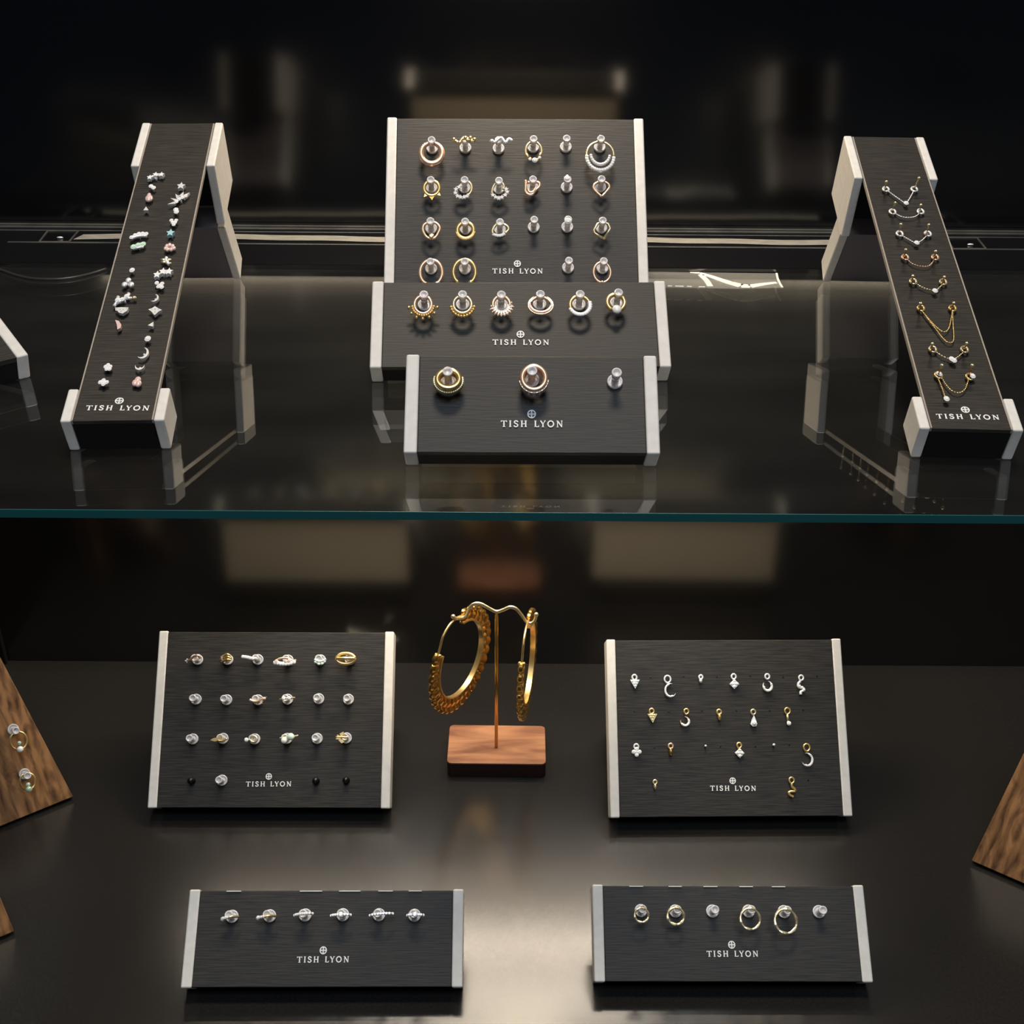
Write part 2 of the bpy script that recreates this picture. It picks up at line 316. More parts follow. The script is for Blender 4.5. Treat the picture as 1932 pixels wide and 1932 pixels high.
# ------------------------------------------------ lettering
GL = {'T': [[(.0, .92), (.93, .92)], [(.47, .95), (.47, .0)], [(.28, .04), (.66, .04)], [(.04, 1.0), (.04, .74)], [(.89, 1.0), (.89, .74)]],
      'I': [[(.19, 0), (.19, 1)], [(.02, .04), (.36, .04)], [(.02, .96), (.36, .96)]],
      'S': [[(.62, .74), (.60, .88), (.42, .95), (.2, .93), (.1, .78), (.16, .62), (.36, .52), (.58, .42), (.64, .25), (.54, .09), (.34, .04), (.12, .08), (.08, .26)]],
      'H': [[(.2, 0), (.2, 1)], [(.8, 0), (.8, 1)], [(.2, .5), (.8, .5)], [(.04, .04), (.36, .04)], [(.64, .04), (.96, .04)], [(.04, .96), (.36, .96)], [(.64, .96), (.96, .96)]],
      'L': [[(.18, 0), (.18, 1)], [(.02, .05), (.66, .05)], [(.66, .0), (.68, .26)], [(.02, .96), (.34, .96)]],
      'Y': [[(.43, 0), (.43, .46)], [(.43, .44), (.1, .96)], [(.43, .44), (.76, .96)], [(.26, .04), (.6, .04)], [(.0, .96), (.24, .96)], [(.62, .96), (.86, .96)]],
      'O': [[(.52+.44*cs(i*PI/9), .5+.45*sn(i*PI/9)) for i in range(19)]],
      'N': [[(.16, 0), (.16, 1)], [(.16, .97), (.82, .04)], [(.82, 0), (.82, 1)], [(.03, .04), (.3, .04)], [(.7, .96), (.96, .96)], [(.0, .96), (.2, .96)]]}
GX = [('T', 0), ('I', 1.25), ('S', 1.97), ('H', 3.03), ('L', 5.15), ('Y', 6.06), ('O', 7.18), ('N', 8.58)]
HEAVY = {'T': (1,), 'I': (0,), 'S': (0,), 'H': (0, 1), 'L': (0,), 'Y': (0, 1), 'O': (0,), 'N': (1,)}
def lettering(par, P):
    (x0, y0), (x1, y1) = P; k = math.hypot(x1-x0, y1-y0)/9.55; hy = .222; an = math.atan2(y1-y0, x1-x0)
    def T(x, y): return (x0+cs(an)*x*k-sn(an)*y*hy, y0+sn(an)*x*k+cs(an)*y*hy)
    m = MB()
    for ch, gx in GX:
        for j, st in enumerate(GL[ch]): ribbon(m, [T(gx+p[0], p[1]) for p in st], .042 if j in HEAVY[ch] else .024, .001, .006)
    m.build('lettering', 'ink', par)
    m = MB(); c = (4.75, 2.0)
    ribbon(m, [T(c[0]+.58*cs(i*PI/12), c[1]+.58*sn(i*PI/12)) for i in range(25)], .04, .001, .006)
    for a in (0, 90, 180, 270):
        q = math.radians(a); ribbon(m, [T(c[0]+.05*cs(q), c[1]+.05*sn(q)), T(c[0]+.5*cs(q), c[1]+.5*sn(q))], [.02, .055], .001, .006)
        q = math.radians(a+45); m.ellipsoid((*T(c[0]+.3*cs(q), c[1]+.3*sn(q)), .003), .012, .012, .003, 6, 4)
    m.ellipsoid((*T(*c), .003), .035, .035, .003, 10, 4)
    m.build('emblem', 'ink', par)

# ------------------------------------------------ display stands
BO = {}
def peg_profile(): return [(.20, 0), (.25, .03), (.25, .12), (.235, .14), (.205, .14), (.19, .06), (.12, .06), (.115, .50), (.135, .56), (.115, .62), (.12, .72), (.165, .76), (.165, .85), (.15, .88), (.115, .88), (.10, .80)]
def stand(key, x, y, z, rz, phi, L, T, W, label, text, pegs=(), tp=.43, dark=(), holes=(), tags=(), foot=.5):
    A = (x+T*sn(phi)*sn(rz), y-T*sn(phi)*cs(rz), z+T*cs(phi)); o = empty('display_stand', frame(*A, rz, phi)); BO[key] = (o, frame(*A, rz, phi))
    tag(o, label, 'display stand')
    m = MB(); m.box(-W/2+tp, W/2-tp, .03, L-.05, -.25, -.03); m.build('panel', 'panel', o, bevel=.03)
    m = MB(); m.box(-W/2+tp, W/2-tp, .05, L-.07, -T+.03, -.24); m.build('core', 'block', o)
    for s_ in (-1, 1):
        m = MB(); a, b = sorted((s_*W/2, s_*(W/2-tp+.004))); m.box(a, b, 0, L, -T, 0); m.build('end_plate', 'plate', o, bevel=.07)
    # rear easel panel, vertical, down to the surface it stands on
    yl = L*.9; h = yl*sn(phi); up = (sn(phi), cs(phi)); bk = (cs(phi), -sn(phi)); m = MB(); w2 = W/2-.35
    P = [(yl-.1*bk[0], -T+.02+.0*bk[1])]; P = [(yl, -T+.03), (yl+.32*bk[0], -T+.03+.32*bk[1]), (yl+.32*bk[0]-h*up[0], -T+.03+.32*bk[1]-h*up[1]), (yl-h*up[0], -T+.03-h*up[1])]
    # keep the foot on the ground plane
    q = []
    for (yy, zz) in P: q.append((yy, zz))
    hh = lambda p: p[0]*sn(phi)+(p[1]+T)*cs(phi)
    for i in (2, 3): d = hh(q[i]); q[i] = (q[i][0]-up[0]*d+bk[0]*foot, q[i][1]-up[1]*d+bk[1]*foot)
    mix = lambda a, b, t: (a[0]*(1-t)+b[0]*t, a[1]*(1-t)+b[1]*t); F6 = [(0, 1, 2, 3), (7, 6, 5, 4), (0, 4, 5, 1), (1, 5, 6, 2), (2, 6, 7, 3), (3, 7, 4, 0)]
    k = .68; q2 = [q[0], q[1], mix(q[1], q[2], k), mix(q[0], q[3], k)]; q3 = [q2[3], q2[2], q[2], q[3]]
    m.add([(-w2, a, b) for a, b in q2]+[(w2, a, b) for a, b in q2], F6); m.build('easel_back', 'back_board', o)
    m = MB(); m.add([(-w2, a, b) for a, b in q3]+[(w2, a, b) for a, b in q3], F6); m.build('easel_foot', 'block', o)
    if text: lettering(o, text)
    for p in pegs:
        m = MB(); m.lathe((0, 0, 0), peg_profile()); k = m.build('peg', 'peg', o, smooth=False); k.location = Vector((p[0], p[1], -.03))*S; k.scale = (1, 1, .9)
        for f in k.data.polygons: f.use_smooth = True
    for p in dark:
        m = MB(); m.lathe((0, 0, 0), [(.16, 0), (.15, .1), (.08, .15), (.08, .3), (.13, .34), (.14, .42), (.07, .48)]); k = m.build('screw', 'black', o, smooth=True); k.location = Vector((p[0], p[1], -.03))*S
        k['label'] = 'small black screw post left without a clear peg'
    if holes:
        m = MB()
        for p in holes: m.lathe((p[0], p[1], -.02), [(.04, 0), (.04, .012), (.02, .013)], 8)
        m.build('pin_holes', 'black', o)
    for p in tags:
        m = MB(); (a, _), (b, _) = p; m.box(a, b, L-.09, L-.06, -.35, .05); m.build('label_tag', 'crease', o)
    return o
T24 = (.813, 8.0914, 1.15, 11.0); T6 = (.6506, 3.6588, 1.0768, 10.8614); T3 = (.7233, 3.4072, 1.1125, 8.0471)
stand('24up', .4198, 49.8379+.07, ZS, .0145, *T24, 'tall grey brushed ring display standing at the back centre of the glass shelf', [(-1.002,0.887),(1.084,0.881)],
      [(-3.554,6.582),(-2.144,6.613),(-0.734,6.595),(0.738,6.652),(2.133,6.683),(3.581,6.678),(-3.568,4.747),(-2.160,4.753),(-0.728,4.722),(0.696,4.789),(2.142,4.795),(3.563,4.813),(-3.563,2.882),(-2.131,2.863),(-0.689,2.843),(0.728,2.956),(2.136,2.973),(3.566,2.930),(-3.545,1.071),(-2.142,1.074),(2.140,1.133),(3.570,1.114)], foot=-.75)
stand('24LL', -10.6491, 42.9991, 0, .0043, *T24, 'tall charcoal ring display on the lower deck, left of the wooden earring stand', [(-1.081,0.972),(0.979,0.981)],
      [(-3.606,6.739),(-2.204,6.743),(-0.801,6.747),(0.604,6.727),(2.106,6.743),(3.486,6.760),(-3.569,4.904),(-2.151,4.883),(-0.710,4.887),(0.658,4.915),(2.100,4.943),(3.471,4.922),(-3.605,3.095),(-2.225,3.122),(-0.768,3.102),(0.711,3.129),(2.095,3.132),(3.430,3.159),(-2.169,1.245)],
      dark=[(-3.539,1.219),(2.119,1.230),(3.492,1.256)])
stand('24LR', 10.3376, 42.5813, 0, .0163, *T24, 'tall charcoal charm display on the lower deck, right of the wooden earring stand', [(-0.933,1.180),(1.148,1.155)],
      holes=[(-3.481,6.329),(-1.955,6.371),(-0.405,6.339),(1.150,6.381),(2.675,6.301),(4.258,6.342),(-4.288,4.779),(-2.702,4.747),(-1.160,4.787),(0.431,4.779),(1.974,4.771),(3.521,4.788),(-3.415,3.121),(-0.378,3.151),(1.228,3.142),(2.790,3.205),(3.569,1.611)])
stand('6up', .5324, 41.9218, ZS, .0248, *T6, 'low grey brushed ring display in the middle of the glass shelf, with six rings', [(-1.012,0.929),(1.027,0.912)],
      [(-3.487,2.590),(-2.091,2.598),(-0.684,2.584),(0.729,2.604),(2.171,2.602),(3.570,2.667)])
stand('6LL', -6.9578, 32.9837, 0, .0075, *T6, 'low black ring display at the front left of the lower deck', [(-1.011,0.921),(1.002,0.927)],
      [(-3.649,2.629),(-2.175,2.647),(-0.784,2.675),(0.694,2.683),(2.111,2.681),(3.508,2.659)], tags=[[(-3.952,3.616),(-3.386,3.615)], [(-1.058,3.613),(-0.177,3.612)], [(0.495,3.611),(1.335,3.610)], [(2.049,3.609),(2.617,3.608)], [(3.247,3.607),(3.773,3.607)]])
stand('6LR', 9.019, 33.3158, 0, .0031, *T6, 'low black ring display at the front right of the lower deck', [(-1.004,0.940),(1.008,0.943)],
      [(-3.532,2.656),(-2.166,2.639),(-0.694,2.641),(0.737,2.644),(2.146,2.626),(3.537,2.629)], tags=[[(-3.956,3.591),(-3.405,3.592)], [(-2.388,3.594),(-1.857,3.595)], [(-0.988,3.597),(-0.436,3.598)], [(0.455,3.599),(0.986,3.601)], [(1.750,3.602),(2.281,3.603)]])
stand('3up', .8333, 35.315, ZS, .0045, *T3, 'narrow black ring display at the front of the glass shelf, with three pegs', [(-0.976,0.892),(0.973,0.892)],
      [(-2.652,2.457),(-0.002,2.490),(2.651,2.449)])
W_ = 8.0; rz = .684
stand('UL', -17.426-W_/2*cs(rz), 42.011-W_/2*sn(rz), ZS, rz, .264, 6.0, 1.042, W_, 'turned display stand cut off by the left edge of the photo, on the glass shelf', None)

# sloping strap displays with four end plates
def strap(key, phi, x, y, rz, label, text, plate_labels=None):
    W, L, a1, T1, a2, T2 = 3.2876, 17.3976, 1.5271, 1.3222, 3.1297, 2.7887
    A = (x+T1*sn(phi)*sn(rz), y-T1*sn(phi)*cs(rz), ZS+T1*cs(phi)); o = empty('strap_display', frame(*A, rz, phi)); BO[key] = (o, frame(*A, rz, phi)); tag(o, label, 'display stand', 'sloping strap displays'); tp = .37
    m = MB(); m.box(-W/2+tp+.03, W/2-tp-.03, .03, L-.05, -.16, 0); m.build('panel', 'panel', o, bevel=.02)
    for s_ in (-1, 1):
        m = MB(); a, b = sorted((s_*(W/2-tp-.03), s_*(W/2-tp+.02))); m.box(a, b, .05, L-.06, -.17, .005); m.build('panel_edge', 'edge', o, bevel=.01)
        for (v0, v1, T) in ((0, a1, T1), (L-a2, L, T2)):
            m = MB(); a, b = sorted((s_*W/2, s_*(W/2-tp+.03))); m.box(a, b, v0, v1, -T, .02); m.build('end_plate', 'plate', o, bevel=.07)
    m = MB(); m.box(-W/2+tp, W/2-tp, .03, a1-.1, -T1+.04, -.16); m.build('front_block', 'block', o)
    m = MB(); m.box(-W/2+tp, W/2-tp, L-a2+1.2, L-.1, -T2+.1, -.16); m.build('rear_block', 'block', o)
    lettering(o, text)
strap('SL', .3291, -12.5827, 36.251, .0471, 'long sloping strap display of small studs, left side of the glass shelf', [(-0.923,0.519),(1.087,0.467)])
strap('SR', .3103, 14.8898, 35.9981, -.0399, 'long sloping strap display of fine chains, right side of the glass shelf', [(-1.012,0.485),(0.981,0.498)])
def riser(x, y, rz, L, lean, label):
    o = empty('riser_block', frame(x, y, ZS, rz, PI/2+lean)); tag(o, label, 'display riser', 'risers under the strap displays'); W = 3.35; tp = .37
    # local: Y runs up the front face, Z points at the viewer
    m = MB(); m.box(-W/2+tp, W/2-tp, .02, L-.02, -1.06, -.04); m.build('body', 'riser_back', o, bevel=.02)
    for s_ in (-1, 1):
        m = MB(); a, b = sorted((s_*W/2, s_*(W/2-tp+.01))); m.box(a, b, 0, L, -1.1, 0); m.build('end_plate', 'plate', o, bevel=.07)
riser(-13.42, 52.75, .03, 3.72, math.radians(36.5), 'leaning dark block with pale ends under the top of the left strap display')
riser(15.75, 52.95, -.04, 3.45, math.radians(36.5), 'leaning dark block with pale ends under the top of the right strap display')

# walnut boards cut by the frame's edges
def walnut(key, c, rzd, pts, label, pegs=()):
    M = frame(c[0], c[1], c[2], math.radians(rzd), math.radians(60)); o = empty('wooden_display', M); BO[key] = (o, M); tag(o, label, 'display board', 'walnut display boards')
    m = MB(); m.prism(pts, -.28, 0); m.build('wooden_board', 'walnut', o, bevel=.03)
    for p in pegs:
        m = MB(); m.lathe((0, 0, 0), peg_profile()); k = m.build('peg', 'peg', o, smooth=True); k.location = Vector((p[0], p[1], -.02))*S
    u, v = sum(p[0] for p in pts)/len(pts), max(p[1] for p in pts)*.8; h = v*sn(math.radians(60))
    f = math.radians(60); m = MB(); q = [(v, -.27), (v+.3*cs(f), -.27-.3*sn(f)), (v+.3*cs(f)-h*sn(f), -.27-.3*sn(f)-h*cs(f)), (v-h*sn(f), -.27-h*cs(f))]
    m.add([(u-1, a, b) for a, b in q]+[(u+1, a, b) for a, b in q], [(0, 1, 2, 3), (7, 6, 5, 4), (0, 4, 5, 1), (1, 5, 6, 2), (2, 6, 7, 3), (3, 7, 4, 0)]); m.build('easel_leg', 'walnut', o)
walnut('WL', (-20.006, 43.499, .2), 35.57, [(0, 0), (-6.6, 0), (-6.6, 8.2), (-1.2, 8.2)], 'larger walnut wood board on the lower deck at the left edge, holding two gold rings', [(-1.527,3.941),(-1.673,1.836)])
walnut('WL2', (-20.02, 35.593, .2), 33.0, [(0, 0), (-5.5, 0), (-5.5, 6.5), (-.5, 6.5)], 'walnut wood corner at the lower left edge, below the larger walnut board')
walnut('WR', (20.673, 39.735, .2), -35.39, [(0, 0), (6.5, 0), (6.5, 8.2), (.85, 8.2)], 'bare walnut wood board on the lower deck at the right edge')

# ------------------------------------------------ earring stand with two big hoops
ES = empty('earring_stand', frame(-.345, 46.55, 0, -.01)); tag(ES, 'T-shaped gold wire earring stand on an orange wooden block', 'earring stand')
def rrect(x0, x1, y0, y1, r, n=6): return [(cx+r*cs(math.radians(a0+90*i/n)), cy+r*sn(math.radians(a0+90*i/n))) for cx, cy, a0 in ((x1-r, y1-r, 0), (x0+r, y1-r, 90), (x0+r, y0+r, 180), (x1-r, y0+r, 270)) for i in range(n+1)]
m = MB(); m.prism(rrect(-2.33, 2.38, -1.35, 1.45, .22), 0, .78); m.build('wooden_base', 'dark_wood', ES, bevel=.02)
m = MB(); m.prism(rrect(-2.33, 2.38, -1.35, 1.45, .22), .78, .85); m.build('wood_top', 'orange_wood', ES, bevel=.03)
YP = 46.35
m = MB(); m.tube([(0, YP-46.55, .8), (0, YP-46.55, (-0.368,8.765)[1])], .085, 12); m.build('pole', 'deep_gold', ES, smooth=True)
W3 = [(-2.281,8.847),(-2.141,8.636),(-1.879,8.452),(-1.693,8.616),(-1.570,8.976),(-1.360,9.205),(-1.093,9.222),(-0.798,9.051),(-0.382,8.805),(-0.057,8.897),(0.269,9.058),(0.540,8.956),(0.778,8.633),(1.023,8.253),(1.233,8.184),(1.380,8.346),(1.448,8.661)]
m = MB(); m.path([(a+.345, YP-46.55-(.5 if i < 1 else (.35 if i == 1 else 0)), b) for i, (a, b) in enumerate(W3)], .07, sub=6)
m.build('wire_arm', 'pale_gold', ES, smooth=True)
for i in (0, -1): m = MB(); m.ellipsoid((W3[i][0]+.345, YP-46.55-(.5 if i == 0 else 0), W3[i][1]), .11, .11, .11); m.build('wire_tip', 'pale_gold', ES, smooth=True)
def hoop(c, alpha, R, label, g0, g1, latch):
    o = empty('hoop_earring', frame(c[0], YP, c[1], alpha)); tag(o, label, 'earring', 'large gold hoop earrings')
    # local plane X-Z, thickness along Y
    def pt(a, r, y): return (r*cs(math.radians(a)), y, r*sn(math.radians(a)))
    n = 27*12; A = [g1+(360-(g1-g0))*i/n for i in range(n+1)]
    def ring(sec):
        m = MB(); vs = []; fs = []; k = None
        for i, a in enumerate(A):
            P = sec(i, a); k = len(P); vs += [pt(a, r, y) for r, y in P]
        for i in range(n):
            for j in range(k): fs.append((i*k+j, i*k+(j+1) % k, (i+1)*k+(j+1) % k, (i+1)*k+j))
        fs += [tuple(range(k)), tuple(range(n*k+k-1, n*k-1, -1))]; m.add(vs, fs); return m
    def outer(i, a):
        q = (i/n*27) % 1; sc = abs(sn(PI*q))**.6; taper = .8+.2*sn(PI*i/n); ro = R-.10+.10*sc; ri = R-.80*taper
        rib = .04+.05*sc
        return [(ri, -rib*.8), (ri+.25, -rib*1.5), (ri+.45, -rib*.7), (ro-.10, -rib*1.5), (ro, -rib*.8), (ro, rib*.8), (ro-.10, rib*1.5), (ri+.45, rib*.7), (ri+.25, rib*1.5), (ri, rib*.8)]
    ring(outer).build('ribbed_hoop', 'deep_gold', o, smooth=False)
    def inner(i, a): taper = .8+.2*sn(PI*i/n); r = R-.80*taper; return [(r-.04, -.12), (r+.03, -.12), (r+.03, .12), (r-.04, .12)]
    ring(inner).build('inner_band', 'gold', o, smooth=False)
    m = MB(); m.path([pt(a, r, 0) for a, r in latch], .05, sub=5); m.build('latch_wire', 'gold', o, smooth=True)
    m = MB(); p = pt(latch[0][0], latch[0][1], 0); m.ellipsoid((p[0], -.1, p[2]), .1, .08, .1); m.ellipsoid((p[0], .1, p[2]), .1, .08, .1); m.build('hinge', 'gold', o, smooth=True)
hc = [(-2.004,6.112),(1.086,5.859)]
hoop(hc[0], math.radians(60), 2.62, 'large ribbed gold hoop earring hanging on the left arm, turned to show its face', 86, 142, [(143, 2.35), (134, 2.42), (122, 2.62), (108, 2.62), (96, 2.5), (86, 2.35)])
hoop(hc[1], math.radians(81), 2.62, 'large ribbed gold hoop earring hanging on the right arm, seen almost edge-on', 86, 142, [(143, 2.35), (134, 2.42), (122, 2.62), (108, 2.62), (96, 2.5), (86, 2.35)])
#JEWELS#

# ------------------------------------------------ jewellery
def J(key, c, w, name, label, cat, group, parts):
    o, M = BO[key]; e = empty(name, M @ Matrix.Translation(Vector((c[0], c[1], w))*S)); tag(e, label, cat, group)
    for nm, mt, sm, fn in parts:
        m = MB(); fn(m); m.build(nm, mt, e, smooth=sm, origin=(c[0], c[1], 0) if w == 0 else (c[0], c[1], w))
    return e
G1 = 'rings and hoops on the tall upper display'; G2 = 'rings on the low upper display'; G3 = 'rings on the front upper display'
G4 = 'jewellery on the tall lower left display'; G5 = 'charms on the tall lower right display'; G6 = 'rings on the low lower left display'; G7 = 'hoops on the low lower right display'
G8 = 'small studs on the left strap display'; G9 = 'chains on the right strap display'; G0 = 'rings on the walnut board'
F_, T_ = False, True

# tall upper display
K = '24up'; W = .5
E = (-3.551,6.092,0.444,0.479)
J(K, E[:2], W, 'hoop_ring', 'thick textured rose gold ring, top left peg of the tall upper display', 'ring', G1, [('band', 'rose_gold', T_, lambda m: m.arc(E, .10, 90, 450, W, 60, lambda t: .05+.055*sn(PI*t)**.5 if 0 < t < 1 else .05)),
  ('texture_ridges', 'rose_gold', T_, lambda m: m.beads((E[0], E[1], E[2]+.04, E[3]+.04), .05, 30, 130, 410, W+.05))])
P = [(-2.615,6.522),(-2.504,6.449),(-2.370,6.376),(-2.282,6.548),(-2.127,6.598),(-1.994,6.476),(-1.927,6.599),(-1.838,6.427),(-1.750,6.526)]
J(K, P[4], .7, 'wavy_climber', 'small gold branch-shaped piece lying across the second peg, top row, tall upper display', 'earring', G1, [('branch', 'pale_gold', T_, lambda m: m.path(P, .06, .85, 4)),
  ('leaf_beads', 'gold', T_, lambda m: [m.ball(p, .09, .87) for p in P[::2]])])
P2 = [(-1.017,6.456),(-0.884,6.432),(-0.750,6.555),(-0.617,6.630),(-0.506,6.458),(-0.417,6.410),(-0.306,6.582),(-0.173,6.485)]
J(K, P2[3], .7, 'wavy_climber', 'silver zigzag piece lying across the third peg, top row, tall upper display', 'earring', G1, [('branch', 'silver', T_, lambda m: m.path(P2, .06, .85, 4)),
  ('head', 'silver', T_, lambda m: m.ball(P2[0], .1, .85))])
E4 = (0.743,6.234,0.334,0.418)
J(K, E4[:2], W, 'hoop_ring', 'thin gold ring with leaf tips and a round clear stone, top row, tall upper display', 'ring', G1, [('band', 'pale_gold', T_, lambda m: m.arc(E4, .045, -35, 215, W)),
  ('leaves', 'gold', T_, lambda m: [m.path([p, q], .06, W) for p, q in zip([(0.430,6.085),(0.584,5.890),(1.054,6.113),(0.984,5.843)], [(0.539,5.865),(0.650,5.792),(0.963,5.941),(0.850,5.817)])]),
  ('gemstone', 'crystal', F_, lambda m: m.gem((0.783,5.768), .12, W+.05, 10)), ('gemstone', 'crystal', F_, lambda m: m.gem((0.583,5.816), .07, W+.05)), ('gemstone', 'crystal', F_, lambda m: m.gem((0.985,5.892), .07, W+.05))])
E6 = (3.544,5.973,0.568,0.614); E6b = (3.542,6.043,0.401,0.491)
J(K, E6[:2], .55, 'hoop_ring', 'large ring with two rows of clear stones, top right peg of tall upper display', 'ring', G1, [('band', 'pale_gold', T_, lambda m: m.arc((E6[0], E6[1]+.05, E6[2], E6[3]), .045, -5, 185, .55)),
  ('outer_stone_row', 'crystal', F_, lambda m: [m.gem((E6[0]+E6[2]*cs(math.radians(a)), E6[1]+E6[3]*sn(math.radians(a))-.05), .075, .6, 8) for a in range(178, 364, 11)]),
  ('inner_stone_row', 'crystal', F_, lambda m: [m.gem((E6b[0]+E6b[2]*cs(math.radians(a)), E6b[1]+E6b[3]*sn(math.radians(a))), .06, .65, 8) for a in range(190, 356, 13)]),
  ('outer_setting', 'silver', T_, lambda m: m.arc((E6[0], E6[1]-.05, E6[2], E6[3]), .06, 178, 362, .52)), ('inner_setting', 'silver', T_, lambda m: m.arc(E6b, .045, 188, 352, .58))])
E7 = (-3.536,4.483,0.320,0.339)
def tri(m, c, a, b, h, w=.5, th=.08):
    a = math.radians(a); d = (cs(a), sn(a)); n = (-d[1], d[0]); m.prism([(c[0]+n[0]*b, c[1]+n[1]*b), (c[0]-n[0]*b, c[1]-n[1]*b), (c[0]+d[0]*h, c[1]+d[1]*h)], w-th/2, w+th/2)
def at(E, a, k=1.0): a = math.radians(a); return (E[0]+E[2]*k*cs(a), E[1]+E[3]*k*sn(a))
J(K, E7[:2], W, 'hoop_ring', 'gold ring with three spikes below, left peg of the second row, tall upper display', 'ring', G1, [('band', 'gold', T_, lambda m: m.arc(E7, .06, 0, 360, W)),
  ('spike', 'deep_gold', F_, lambda m: tri(m, at(E7, 272), 272, .14, .22)), ('spike', 'gold', F_, lambda m: tri(m, at(E7, 232), 232, .10, .20)), ('spike', 'gold', F_, lambda m: tri(m, at(E7, 318), 318, .10, .20))])
E8 = (-2.146,4.489,0.287,0.339)
J(K, E8[:2], W, 'hoop_ring', 'gold ring with star-shaped stones at lower left, second row, tall upper display', 'ring', G1, [('band', 'pale_gold', T_, lambda m: m.arc(E8, .045, -70, 130, W)),
  ('star_stones', 'crystal', F_, lambda m: [m.star(p, .11, 5, 90, .09, W) for p in [(-2.521,4.439),(-2.542,4.270),(-2.453,4.125),(-2.321,4.078),(-2.188,4.078),(-2.056,4.127),(-2.389,4.537)]])])
E9 = (-0.732,4.495,0.265,0.339)
J(K, E9[:2], W, 'hoop_ring', 'gold ring with star-shaped stones rising at right, second row, tall upper display', 'ring', G1, [('band', 'pale_gold', T_, lambda m: m.path([(-1.020,4.252),(-0.997,4.470),(-0.887,4.688),(-0.754,4.737),(-0.599,4.738),(-0.511,4.593),(-0.556,4.447)], .045, W, 5)),
  ('star_stones', 'crystal', F_, lambda m: [m.star(p, .11, 5, 90, .09, W) for p in [(-0.976,4.179),(-0.866,4.083),(-0.734,4.036),(-0.601,4.084),(-0.468,4.182),(-0.379,4.327),(-0.423,4.448)]])])
J(K, (0.661,4.549), W, 'knot_ring', 'rose gold open knot ring, fourth peg of the second row, tall upper display', 'ring', G1, [('band', 'rose_gold', T_, lambda m: m.path([(0.398,4.863),(0.396,4.596),(0.394,4.330),(0.525,4.210),(0.680,4.234),(0.792,4.404),(0.949,4.550),(0.973,4.720),(0.840,4.792),(0.663,4.767),(0.486,4.767)], .055, W, 5)),
  ('band', 'rose_gold', T_, lambda m: m.path([(0.483,4.403),(0.570,4.306),(0.703,4.331),(0.793,4.501)], .07, W, 4))])
J(K, (2.095,4.647), .6, 'small_stud', 'tiny silver stud on the fifth peg, second row, tall upper display', 'stud', G1, [('stone', 'crystal', F_, lambda m: m.gem((2.096,4.695), .13, .98, 8)), ('post', 'silver', T_, lambda m: m.path([(2.120,4.841),(2.096,4.695)], .05, .98))])
E12 = (3.562,4.561,0.333,0.388)
J(K, E12[:2], W, 'pointed_ring', 'rose gold ring with a pointed bottom, right peg of the second row, tall upper display', 'ring', G1, [('band', 'rose_gold', T_, lambda m: m.path([(3.575,4.125),(3.380,4.318),(3.240,4.511),(3.277,4.681),(3.434,4.791),(3.590,4.816),(3.745,4.792),(3.876,4.684),(3.894,4.538),(3.757,4.343),(3.575,4.125)], .05, W, 4))])
E13 = (-3.540,2.636,0.328,0.357)
J(K, E13[:2], W, 'pointed_ring', 'rose gold ring with one round bottom stone, left in third row, tall upper display', 'ring', G1, [('band', 'rose_gold', T_, lambda m: m.path([(-3.535,2.185),(-3.733,2.279),(-3.878,2.564),(-3.848,2.802),(-3.695,2.909),(-3.542,2.934),(-3.367,2.911),(-3.224,2.780),(-3.189,2.613),(-3.340,2.280),(-3.535,2.185)], .055, W, 4)),
  ('gemstone', 'pale_gold', F_, lambda m: m.gem((-3.525,2.280), .11, W+.08, 10))])
E14 = (-2.117,2.569,0.339,0.357)
J(K, E14[:2], W, 'beaded_ring', 'gold ring with a ridged lower edge, second peg of the third row, tall upper display', 'ring', G1, [('band', 'gold', T_, lambda m: m.arc(E14, .07, 0, 360, W)), ('beaded_edge', 'gold', T_, lambda m: m.beads((E14[0], E14[1], E14[2]+.05, E14[3]+.05), .05, 20, 195, 345, W+.03))])
J(K, (-0.694,2.622), W, 'oval_ring', 'slanting oval gold ring with clear stones along its bottom, third row, tall upper display', 'ring', G1, [('band', 'pale_gold', T_, lambda m: m.path([(-0.979,2.431),(-1.000,2.573),(-0.912,2.764),(-0.759,2.884),(-0.539,2.861),(-0.364,2.742),(-0.343,2.599),(-0.475,2.456)], .05, W, 4)),
  ('stone_row', 'crystal', F_, lambda m: [m.gem(p, .07, W) for p in [(-0.957,2.407),(-0.869,2.371),(-0.782,2.348),(-0.694,2.348),(-0.607,2.372),(-0.519,2.420),(-0.431,2.504)]])])
J(K, (2.099,2.773), .6, 'small_stud', 'tiny clear stone stud on the fifth peg, third row, tall upper display', 'stud', G1, [('stone', 'crystal', F_, lambda m: m.gem((2.110,2.773), .15, .98, 10)), ('setting', 'silver', T_, lambda m: m.ball((2.110,2.773), .09, .9))])
J(K, (3.565,2.660), W, 'angular_ring', 'pale gold angular ring, right peg of the third row, tall upper display', 'ring', G1, [('band', 'pale_gold', T_, lambda m: m.path([(3.621,2.220),(3.242,2.468),(3.212,2.611),(3.372,2.898),(3.572,2.971),(3.812,2.900),(3.895,2.685),(3.621,2.220)], .045, W)),
   ('corner_beads', 'gold', T_, lambda m: [m.ball(p, .05, W) for p in [(3.621,2.220),(3.231,2.492)]])])
E19 = (-3.520,0.690,0.455,0.561)
J(K, E19[:2], W, 'hoop_ring', 'large rose gold ring, left peg of the bottom row, tall upper display', 'ring', G1, [('band', 'rose_gold', T_, lambda m: m.arc(E19, .055, -60, 240, W)), ('end_ball', 'rose_gold', T_, lambda m: m.ball(at(E19, -60), .09, W)), ('end_ball', 'rose_gold', T_, lambda m: m.ball(at(E19, 240), .09, W))])
E20 = (-2.154,0.717,0.456,0.561)
